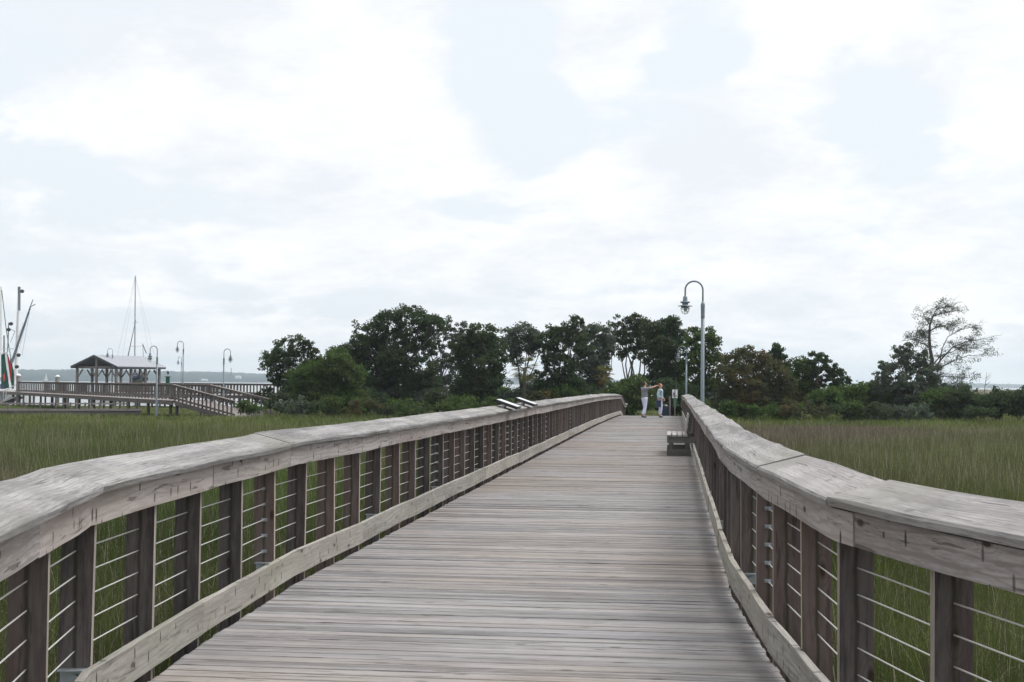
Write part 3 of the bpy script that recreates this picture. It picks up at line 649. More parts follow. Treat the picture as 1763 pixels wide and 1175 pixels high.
# ------------------------------------------------------------------ boats
def hullmesh(mb, c, d, L, Bm, H, z0):
    d = Vector(d).normalized(); s = d.cross(Vector((0, 0, 1))); rings = []
    for k in range(13):
        t_ = k/12; x = (t_-.5)*L; wv = Bm/2*(math.sin(math.pi*min(1, .25+t_*.75)) if t_ > .35 else .96+.1*t_)*1.0; wv = max(.03, Bm/2*(1-max(0, (t_-.45)/.55)**2.2)); sh = z0+H*(1+.35*max(0, t_-.4)**1.5*2)
        p = Vector(c)+d*x; rings.append([p+s*wv+Vector((0, 0, sh)), p+s*wv*.8+Vector((0, 0, z0)), p+Vector((0, 0, z0-.7)), p-s*wv*.8+Vector((0, 0, z0)), p-s*wv+Vector((0, 0, sh))])
    mb.sweep(rings)
def sailboat():
    D = 190; p = P(232, 655, D); c = Vector((p.x, p.y, -.1)); d = Vector((.75, .66, 0)).normalized()
    root = empty('sailboat', c, 0, 'moored sailboat with a tall bare mast rising behind the pavilion roof', 'sailboat')
    mb = MB(); hullmesh(mb, c, d, 11, 3.2, 1.1, 0); mb.build('hull', M['white'], root, False)
    mb = MB(); mb.quadbox(c+Vector((0, 0, 1.3)), d*2, d.cross(Vector((0, 0, 1)))*.9, Vector((0, 0, .3))); mb.build('cabin', M['white'], root)
    top = P(233, 475, D); mb = MB(); mb.tube([c+Vector((0, 0, .9)), top], [.10, .07], 8); mb.build('mast', M['steel'], root)
    tz = top.z; mb = MB()
    for f_, hw in ((.44, .75), (.63, .35)):
        q = c+Vector((0, 0, tz*f_)); mb.beam(q-Vector((hw, 0, 0)), q+Vector((hw, 0, 0)), .05, .04)
    mb.build('spreader', M['steel'], root)
    q = c+Vector((0, 0, tz*.65)); mb = MB(); mb.tube([q, P(219.5, 618, D-2)], [.03, .07], 6); mb.build('furled_jib', M['navy'], root)
    for e in ((198, 632, D+3), (207, 640, D-3), (262, 640, D+2), (270, 632, D-1)):
        mb = MB(); mb.tube([top, P(*e)], .012, 4); mb.build('stay', M['steel'], root)
    mb = MB(); mb.beam(P(232, 645, D), P(252, 643, D-4), .12, .16); mb.build('boom', M['navy'], root)
    mb = MB(); mb.tube([P(248.5, 640, D), P(245.5, 592, D)], .03, 5); mb.tube([P(246, 594, D), P(252, 609, D)], .06, 5); mb.build('rod_rack', M['navy'], root)
sailboat()
def shrimpboat():
    D = 163; c = P(-30, 655, D+5); c.z = -.1; d = (P(-120, 655, D+16)-P(14, 655, D-2)); d.z = 0; d.normalize(); up = Vector((0, 0, 1)); sd = d.cross(up)
    root = empty('shrimp_boat', c, 0, 'shrimp trawler with tall masts, raised outriggers and green and red nets at the left edge', 'shrimp boat')
    mb = MB(); hullmesh(mb, c, d, 19, 5.5, 1.6, .1); mb.build('hull', M['white'], root)
    mb = MB(); mb.quadbox(c+d*3+up*3.2, d*2.6, sd*1.7, up*1.5); mb.build('cabin', M['white'], root)
    mb = MB(); mb.tube([P(29, 668, D), P(27.5, 640, D), P(33, 495, D)], [.22, .2, .13], 8); mb.build('mast', M['white'], root)
    mb = MB(); mb.tube([P(33, 535, D), P(33, 494, D)], [.15, .16], 8); mb.build('mast_top', M['lamp'], root)
    mb = MB(); mb.tube([P(2, 650, D+6), P(2, 494, D+6)], [.14, .09], 8); mb.build('mast', M['white'], root)
    mb = MB(); mb.tube([P(20, 625, D), P(52, 530, D-3)], [.16, .09], 6); mb.build('outrigger', M['lamp'], root)
    mb = MB(); mb.tube([P(51, 531, D-3), P(57, 516, D-3)], .05, 5); mb.tube([P(52, 529, D-3), P(61, 524, D-3)], .05, 5); mb.build('outrigger_tip', M['lamp'], root)
    mb = MB(); mb.tube([P(3, 500, D+5), P(11, 570, D+3), P(20, 625, D), P(25, 650, D)], .045, 5); mb.build('rigging_line', M['darknet'], root)
    for e in ((52, 531, 38, 612), (52, 531, 33, 600), (50, 535, 30, 585), (24, 600, 40, 555)):
        mb = MB(); mb.tube([P(e[0], e[1], D-3), P(e[2], e[3], D)], .018, 4); mb.build('rigging_line', M['steel'], root)
    mb = MB(); mb.tube([P(7, 612, D), P(7, 578, D)], .09, 6); mb.tube([P(13, 612, D), P(15, 556, D)], .07, 6); mb.tube([P(15, 565, D), P(26, 571, D), ], .03, 4); mb.tube([P(18, 590, D), P(26, 570, D)], .03, 4); mb.build('antenna_mast', M['lamp'], root)
    mb = MB(); mb.beam(P(3, 601, D), P(24, 601, D), .12, .12); mb.beam(P(3, 611, D), P(14, 608, D), .5, .3); mb.build('gantry', M['white'], root)
    for x_, y_ in ((38, 502), (15, 568), (32, 612), (29, 632), (19, 558)):
        p = P(x_, y_, D-1); mb = MB(); mb.lathe([(.05, -.2), (.22, -.12), (.25, .1), (.08, .22)], p, 8); mb.build('deck_light', M['dkpost'], root)
    def drape(pts, nm, mt, off=0, th=.18):
        f0 = [P(x, y, D+off) for x, y in pts]; b0 = [P(x, y, D+off+.25) for x, y in pts]; n = len(f0); mb = MB(); mb.v = f0+b0
        mb.f = [list(range(n)), list(range(2*n-1, n-1, -1))]+[[i, i+n, (i+1) % n+n, (i+1) % n] for i in range(n)]; mb.uv = [[(0, 0)]*len(f) for f in mb.f]; mb.build(nm, mt, root)
    drape([(2, 612), (8, 608), (12, 640), (16, 668), (2, 672)], 'hanging_net', M['darknet'], -.4)
    drape([(18, 612), (23, 640), (25, 668), (21, 672), (16, 640)], 'hanging_net', M['darknet'], 1.1)
    drape([(11, 606), (14, 640), (18, 668), (20, 640), (20.5, 632), (14, 612)], 'hanging_net', M['rednet'], -.1)
    drape([(5, 645), (8, 643), (9, 655), (6, 658)], 'float_bag', M['rednet'], -.9)
    drape([(8, 607), (11.5, 606), (16, 640), (19.5, 668), (17, 670), (13, 640)], 'white_rope_net', M['white'], -.6)
    drape([(0, 662), (6, 660), (12, 676), (0, 678)], 'tarpaulin', M['navy'], -1.2)
shrimpboat()
r = empty('gangway', P(15, 675, 150), 0, 'white railed metal gangway leading down from the dock to the shrimp boat', 'gangway')
for e in ((6, 674, 29, 662), (6, 690, 29, 676), (18, 676, 43, 665)):
    mb = MB(); mb.tube([P(e[0], e[1], 152), P(e[2], e[3], 149)], .06, 6); mb.build('handrail', M['white'], r)
mb = MB(); mb.beam(P(-8, 700, 153), P(34, 684, 149), 1.1, .12); mb.build('walk_surface', M['concrete'], r)
for k in range(6):
    a = k/5; mb = MB(); mb.tube([P(6+a*23, 674-a*12, 152-3*a), P(6+a*23, 690-a*14, 152-3*a)], .035, 5); mb.build('handrail_post', M['white'], r)
# far sail and white houses on the far shore
D = 1500; c = P(79, 657.5, D); root = empty('sailing_boat', c, 0, 'tiny distant sailing boat with one white sail on the open water', 'sailboat')
mb = MB(); hullmesh(mb, c, (1, .1, 0), 4.5, 1.4, .5, 0); mb.build('hull', M['white'], root)
mb = MB(); t0 = P(79.6, 643, D); mb.v = [t0, P(76, 656, D), P(82.5, 656, D), t0+Vector((0, .1, 0)), P(76, 656, D)+Vector((0, .1, 0)), P(82.5, 656, D)+Vector((0, .1, 0))]; mb.f = [[0, 1, 2], [5, 4, 3], [0, 3, 4, 1], [1, 4, 5, 2], [2, 5, 3, 0]]; mb.uv = [[(0, 0)]*len(f) for f in mb.f]; mb.build('sail', M['white'], root)
def farhouse(px, py, wpx, hpx, lab):
    D = 2560; c = P(px, py, D); k = D/F; root = empty('shore_house', c, 0, lab, 'house', 'white houses on the far shore')
    mb = MB(); mb.quadbox(c+Vector((0, 0, hpx*k*.3)), (wpx*k/2, 0, 0), (0, 5, 0), (0, 0, hpx*k*.3)); mb.build('walls', M['white'], root)
    mb = MB(); z = c.z+hpx*k*.6; w2 = wpx*k/2*1.1
    mb.v = [Vector(q) for q in ((c.x-w2, c.y-6, z), (c.x+w2, c.y-6, z), (c.x+w2, c.y+6, z), (c.x-w2, c.y+6, z), (c.x-w2*.6, c.y, z+hpx*k*.4), (c.x+w2*.6, c.y, z+hpx*k*.4))]
    mb.f = [[0, 1, 5, 4], [1, 2, 5], [2, 3, 4, 5], [3, 0, 4]]; mb.uv = [[(0, 0)]*len(f) for f in mb.f]; mb.build('roof', M['roof'], root)
farhouse(410, 652, 9, 5, 'larger white house on the far wooded shore right of the lamps'); farhouse(352, 656, 10, 3.5, 'lower white house at the waterline of the far shore')
p = P(398, 641, 2600); root = empty('radio_tower', p, 0, 'thin tower poking above the far wooded shoreline', 'tower')
mb = MB(); mb.tube([p-Vector((0, 0, 8)), P(398, 634, 2600)], [1.2, .6], 4); mb.build('tower_mast', M['trim'], root)
# ------------------------------------------------------------------ waste station, bin, post beyond the crest
du = Vector((CA, -SA, 0)); dv = Vector((SA, CA, 0)); VS = 84.0
zb = dz(VS); pS = WU(.02, VS, zb)
root = empty('dog_waste_station', pS, 0, 'dog waste station with a white pictogram sign above a green dispenser box', 'waste station')
mb = MB(); mb.quadbox(pS+up*1.0, up*1.0, du*.03, dv*.03); mb.build('sign_post', M['greypost'], root)
mb = MB(); s0 = P(1162, 678.5, 83.9); mb.quadbox(s0, du*.155, up*.255, dv*.006); sg = mb.build('sign_plate', M['white'], root)
mb = MB(); c = s0-dv*.010; k = 1/29.
def bit(x, z, a, b2, rot=0):
    u_ = du*math.cos(rot)+up*math.sin(rot); n_ = up*math.cos(rot)-du*math.sin(rot); mb.quadbox(c+du*x+up*z, u_*a, n_*b2, dv*.002)
mb.tube([c-du*.065+up*.07-dv*.002, c-du*.065+up*.07+dv*.002], .028, 10)
bit(-.065, -.02, .03, .065); bit(-.078, -.13, .012, .06); bit(-.052, -.13, .012, .06); bit(-.02, -.03, .035, .008, -.5)
bit(.055, -.12, .04, .02); bit(.025, -.165, .008, .03); bit(.085, -.165, .008, .03); bit(.092, -.09, .02, .018); bit(.018, -.095, .006, .025)
mb.build('pictogram', simple('dark_blue_sign_ink', (.02, .03, .08), .5), sg)
mb = MB(); b0 = P(1162.5, 694, 83.85); mb.quadbox(b0+up*.02, du*.13, up*.22, dv*.08); mb.quadbox(b0+up*.27, du*.15, up*.012, dv*.1); mb.lathe([(.02, -.35), (.09, -.3), (.11, -.2)], b0, 10); mb.build('dispenser_box', M['greenbox'], root)
pb = WU(-.27, VS+.3, zb); root = empty('wooden_post', pb, 0, 'plain square wooden post standing beside the dog waste station', 'post')
mb = MB(); mb.quadbox(pb+up*.78, up*.78, du*.055, dv*.055); mb.build('post_shaft', M['greypost'], root)
mb = MB(); mb.quadbox(pb+up*1.57, du*.06, dv*.06, up*.012); mb.build('post_top', M['greypost'], root)
pc = WU(-.55, VS-.3, zb); root = empty('trash_can', pc, 0, 'dark round trash can left of the wooden post at the boardwalk end', 'trash can')
mb = MB(); mb.lathe([(.18, 0), (.21, .9), (.225, .92), (.225, .96)], pc, 18); mb.build('can_body', M['navy'], root, True)
mb = MB(); mb.lathe([(.23, .96), (.22, 1.02), (.12, 1.1), (.02, 1.12)], pc, 18); mb.build('lid', M['black'], root, True)
# ------------------------------------------------------------------ people
def skinobj(name, verts, edges, radii, matl, parent, sub=2, root_i=0):
    me = bpy.data.meshes.new(name); off = org(parent); me.from_pydata([tuple(Vector(v)-off) for v in verts], edges, []); me.materials.append(matl)
    o = bpy.data.objects.new(name, me); sc.collection.objects.link(o)
    sm = o.modifiers.new('skin', 'SKIN'); sm.use_smooth_shade = True; ss = o.modifiers.new('sub', 'SUBSURF'); ss.levels = sub; ss.render_levels = sub
    bpy.context.view_layer.update()
    for i, r_ in enumerate(radii):
        rr = r_ if isinstance(r_, tuple) else (r_, r_)
        me.skin_vertices[0].data[i].radius = rr; me.skin_vertices[0].data[i].use_root = (i == root_i)
    bpy.context.view_layer.update(); dg = bpy.context.evaluated_depsgraph_get()
    m2 = bpy.data.meshes.new_from_object(o.evaluated_get(dg)); m2.name = name
    bpy.data.objects.remove(o); o = bpy.data.objects.new(name, m2); sc.collection.objects.link(o); m2.materials.clear(); m2.materials.append(matl)
    o.parent = parent; ORG[o.name] = off; return o
M['skin'] = simple('skin', (.42, .23, .16), .5, 0, .08, 20)
M['tee'] = simple('grey_knit_shirt', (.20, .205, .235), .85, 0, .12, 14); M['trouser'] = simple('white_lilac_trousers', (.58, .60, .76), .85, 0, .06, 6)
M['cardigan'] = simple('pale_blue_cardigan', (.42, .58, .66), .85, 0, .15, 8); M['hairbrown'] = simple('dark_brown_hair', (.035, .022, .016), .6, 0, .3, 30); M['hairred'] = simple('auburn_hair', (.25, .075, .035), .6, 0, .3, 30)
M['shoe'] = simple('dark_shoe', (.03, .035, .06), .5)
def person(o, fwd, H, arms, legs, mats, label, lean=0):
    """o feet centre, fwd facing direction; arms: (left, right) lists of (side, fwd, up) joints elbow, wrist, tip; legs the same: knee, ankle"""
    root = empty('person', o, 0, label, 'person'); up = Vector((0, 0, 1)); f = Vector(fwd).normalized(); s = f.cross(up)  # s = person's right
    def q(a, b, c): return Vector(o)+(s*a+f*b+up*c)*H/1.75
    k = H/1.75
    V = [q(0, 0, .92), q(0, .0, 1.10), q(0, .0, 1.30), q(0, 0, 1.42), q(0, .01, 1.50), q(0, .02, 1.585), q(0, .015, 1.66), q(0, .0, 1.72)]
    E = [(i, i+1) for i in range(7)]; Rr = [(.135, .095), (.105, .08), (.125, .085), (.07, .055), (.052, .055), (.066, .085), (.076, .092), (.05, .06)]
    V.append(q(0, .108, 1.60)); E.append((5, 8)); Rr.append((.014, .018))                  # nose
    hands = []
    for sd_, a in ((-1, arms[0]), (1, arms[1])):
        b = len(V); V += [q(sd_*.19, 0, 1.40)]+[q(*x) for x in a[:2]]; Rr += [.062, .042, .027]; E += [(3, b), (b, b+1), (b+1, b+2)]
        wr, tip = q(*a[1]), q(*a[2]); d = (tip-wr).normalized(); pn = len(V); palm = wr+d*.06*k; V.append(palm); Rr.append((.036, .02)); E.append((b+2, pn))
        side = d.cross(up); side = side.normalized() if side.length > .1 else s
        for j, (of, ln_) in enumerate(((-.027, .062), (-.009, .075), (.009, .07), (.027, .055))):
            n_ = len(V); V += [palm+d*.035*k+side*of, palm+d*(.035+ln_)*k+side*of*1.2-up*.012]; Rr += [.0095, .0075]; E += [(pn, n_), (n_, n_+1)]
        n_ = len(V); V += [wr+d*.04*k-side*.035, wr+d*.075*k-side*.055]; Rr += [.011, .009]; E += [(pn, n_), (n_, n_+1)]
    lg = []
    for sd_, a in ((-1, legs[0]), (1, legs[1])):
        b = len(V); V += [q(sd_*.09, 0, .86)]+[q(*x) for x in a]; Rr += [.088, .058, .04]; E += [(0, b), (b, b+1), (b+1, b+2)]
        an = q(*a[1]); V += [an+f*.14*k-up*.055*k]; Rr += [(.038, .028)]; E += [(b+2, b+3)]; lg.append((b, b+1, b+2, b+3))
    skinobj('body', V, E, Rr, mats['skin'], root)
    # shirt
    SV = [q(0, 0, .86), q(0, 0, 1.10), q(0, 0, 1.30), q(0, 0, 1.43), q(0, 0, 1.455)]; SR = [(.185, .145), (.15, .12), (.175, .13), (.14, .11), (.075, .075)]; SE = [(0, 1), (1, 2), (2, 3), (3, 4)]
    for sd_, a in ((-1, arms[0]), (1, arms[1])):
        b = len(SV); sh = q(sd_*.19, 0, 1.40); el = q(*a[0]); wr = q(*a[1])
        if mats['long']: SV += [sh, el, el.lerp(wr, .8)]; SR += [.078, .06, .045]; SE += [(3, b), (b, b+1), (b+1, b+2)]
        else: SV += [sh, sh.lerp(el, .7)]; SR += [.082, .066]; SE += [(3, b), (b, b+1)]
    skinobj('shirt', SV, SE, SR, mats['shirt'], root)
    TV = [q(0, 0, 1.0), q(0, 0, .90)]; TR = [(.155, .125), (.17, .135)]; TE = [(0, 1)]
    for sd_, a in ((-1, legs[0]), (1, legs[1])):
        b = len(TV); hp = q(sd_*.09, 0, .84); kn = q(*a[0]); an = q(*a[1]); TV += [hp, kn, kn.lerp(an, .93)]; TR += [.112, .085, .078]; TE += [(1, b), (b, b+1), (b+1, b+2)]
    skinobj('trousers', TV, TE, TR, mats['trousers'], root)
    for (a_, b_, c_, d_) in lg:
        an = V[c_]; skinobj('shoe', [an-f*.05*k-up*.05*k, an+f*.06*k-up*.055*k, an+f*.17*k-up*.062*k], [(0, 1), (1, 2)], [(.062, .058), (.062, .05), (.048, .035)], M['shoe'], root, 1)
    hv = [q(0, -.045, 1.53), q(0, -.05, 1.62), q(0, -.03, 1.70), q(0, .035, 1.735)]; skinobj('hair', hv, [(0, 1), (1, 2), (2, 3)], [(.05, .045) if not mats['long'] else (.075, .05), (.088, .07), (.088, .07), (.06, .045)], mats['hair'], root)
    return root, q
mn_o = P(1109.5, 717, 70.5); zf = dz(71)
mo = Vector((mn_o.x, mn_o.y, zf+.02))
fm = (Vector((1, .55, 0))).normalized()     # facing right, away
person(mo, fm, 1.78, [((-.35, .22, 1.47), (-.30, .50, 1.52), (-.28, .70, 1.56)) if False else ((-.30, .30, 1.40), (-.26, .56, 1.47), (-.2, .75, 1.5)), ((.30, .25, 1.46), (.26, .52, 1.54), (.22, .72, 1.58))],
       [((-.10, .10, .48), (-.09, .02, .085)), ((.10, -.03, .47), (.12, -.20, .10))],
       dict(skin=M['skin'], shirt=M['tee'], trousers=M['trouser'], hair=M['hairbrown'], long=False), 'person in a grey short sleeved shirt and white trousers with one arm reaching right')
wo_ = P(1136.5, 717, 71.5); wo2 = Vector((wo_.x, wo_.y, dz(72)+.02)); fw = Vector((.9, -.30, 0)).normalized()
_, wq = person(wo2, fw, 1.70, [((-.28, -.06, 1.13), (-.17, .15, .98), (-.1, .2, .85)), ((.27, -.08, 1.13), (.20, .12, .98), (.19, .15, .82))],
       [((-.07, .03, .48), (-.07, -.02, .085)), ((.07, .03, .48), (.07, -.01, .085))],
       dict(skin=M['skin'], shirt=M['cardigan'], trousers=M['trouser'], hair=M['hairred'], long=True), 'person with auburn hair in a pale blue cardigan and white trousers')
root = empty('handbag', wq(.24, -.16, .62), 0, 'dark navy shoulder bag hanging behind the person in the pale blue cardigan', 'handbag')
bc_ = wq(.22, -.04, .70); mb = MB(); mb.quadbox(bc_, Vector((0, 0, .17)), Vector((.12, .02, 0)), Vector((-.01, .05, 0))); bb = mb.build('bag_body', M['navy'], root)
mb = MB(); mb.tube([bc_+Vector((-.1, 0, .16)), wq(.22, -.10, 1.15), wq(.15, .0, 1.49), wq(.20, .09, 1.15), bc_+Vector((.1, 0, .16))], .012, 5); mb.build('strap', M['navy'], root)
# ------------------------------------------------------------------ trees
def leaves(lobes, leaf, per=34, dens=1.0, rs=(.20, .36), flat=.8):
    """lobes: list of (centre, rx, ry, rz). returns quads clustered in sub-clumps, and clump centres"""
    C = []; RS = []
    for (c, rx, ry, rz) in lobes:
        n = max(4, int(62*dens*((rx*rz+rx*ry+ry*rz)/3)))
        d = rng.normal(size=(n, 3)); d /= np.linalg.norm(d, axis=1)[:, None]; r = rng.uniform(.35, 1.0, n)**.5
        r *= 1+.16*rng.normal(size=n)
        C.append(np.array(c)+d*r[:, None]*np.array([rx, ry, rz])); RS.append(rng.uniform(rs[0], rs[1], n))
    C = np.concatenate(C); RS = np.concatenate(RS); m_ = len(C)
    idx = np.repeat(np.arange(m_), per); n = len(idx)
    d = rng.normal(size=(n, 3)); d /= np.linalg.norm(d, axis=1)[:, None]; rr = rng.uniform(0, 1, n)**.42
    Pt = C[idx]+d*(rr*RS[idx])[:, None]*np.array([1.15, 1.15, flat])
    a = rng.normal(size=(n, 3)); a /= np.linalg.norm(a, axis=1)[:, None]; b = np.cross(a, rng.normal(size=(n, 3))); b /= np.linalg.norm(b, axis=1)[:, None]
    sz = leaf*rng.uniform(.6, 1.3, n)[:, None]; a = a*sz; b = b*sz*.5
    V = np.stack([Pt-a, Pt+b*.9, Pt+a, Pt-b*.9], 1).reshape(-1, 3); Fq = np.arange(4*n).reshape(-1, 4)
    return V, Fq, C
def limb(mb, p, q, r0, r1, sag=.15, n=5):
    p, q = Vector(p), Vector(q); pts = []; L = (q-p).length; j = Vector((random.gauss(0, 1), random.gauss(0, 1), random.gauss(0, .6)))*L*.07
    for i in range(n+1):
        t_ = i/n; b = p.lerp(q, t_)+j*math.sin(math.pi*t_)+Vector((0, 0, -1))*L*sag*math.sin(math.pi*t_)*.6+Vector((random.gauss(0, 1), random.gauss(0, 1), random.gauss(0, 1)))*L*.012*(0 if i in (0, n) else 1)
        pts.append(b)
    mb.tube(pts, [r0+(r1-r0)*i/n for i in range(n+1)], 5 if r0 < .05 else 7); return pts
LS = 1.25
def tree(name, label, base, D, lobes, leafm='leafdark', barkm='bark', trunk_r=.16, dens=1.0, leaf=.10, per=40, rs=(.20, .36), depth=1.0, cat='tree', fork=.35, twigs=.5, group='trees on the hammock', bz=None):
    bp_ = P(base[0], 690, D); z0 = ground_z(bp_.x, bp_.y)-.05; b0 = Vector((bp_.x, bp_.y, z0)); root = empty(name, b0, 0, label, cat, group)
    if cat == 'tree' and name in ('oak_tree', 'live_oak_tree') and base[0] < 1300:
        x_a, x_b = min(l[0] for l in lobes)-6, max(l[0] for l in lobes)+6
        lobes = list(lobes)+[(x_a+(x_b-x_a)*random.random(), random.uniform(650, 690), random.uniform(11, 17)) for _ in range(max(3, int((x_b-x_a)/11)))]
    k = D/F; Ls = []; xs_ = [l[0] for l in lobes]; cx = sum(xs_)/len(xs_); hw = max(1, (max(xs_)-min(xs_))/2)
    for l in lobes:
        rx = l[2]*k*LS; rz = (l[3] if len(l) > 3 else l[2]*.85)*k*LS; spread = depth*hw*k*math.sqrt(max(0, 1-((l[0]-cx)/hw)**2*.8))*.55
        dd_ = random.uniform(-1, 1)*spread; c = P(l[0], l[1], D+dd_); Ls.append((tuple(c), rx, (rx+rz)*.55, rz))
    V, Fq, C = leaves(Ls, leaf, per, dens, rs); 
    keep = None
    np_mesh('crown', V, Fq, M[leafm], root)
    mb = MB(); top = max(Ls, key=lambda l: l[0][2]); mc = Vector((sum(l[0][0] for l in Ls)/len(Ls), sum(l[0][1] for l in Ls)/len(Ls), 0)); lowz = min(l[0][2]-l[3] for l in Ls)
    hz = max(l[0][2] for l in Ls); fz = z0+(hz-z0)*fork; fk = Vector((b0.x*.6+mc.x*.4, b0.y*.6+mc.y*.4, fz))
    tp = limb(mb, b0-Vector((0, 0, .3)), fk, trunk_r*1.15, trunk_r*.8, 0); mb.build('trunk', M[barkm], root, True)
    for L_ in Ls:
        c = Vector(L_[0]); st = tp[-1] if c.z > fz+.3 else tp[max(1, len(tp)-2)]
        mb = MB(); pts = limb(mb, st, c, trunk_r*.42, trunk_r*.13, .05)
        # twigs reaching towards clumps
        d2 = ((C-np.array(c))**2).sum(1); near = np.argsort(d2)[:max(3, int(14*twigs))]
        for q_ in near[::1]:
            mb.tube([pts[-2] if random.random() < .5 else pts[-1], Vector(C[q_])], [trunk_r*.12, .008], 4)
        mb.build('limb', M[barkm], root, True)
    return root
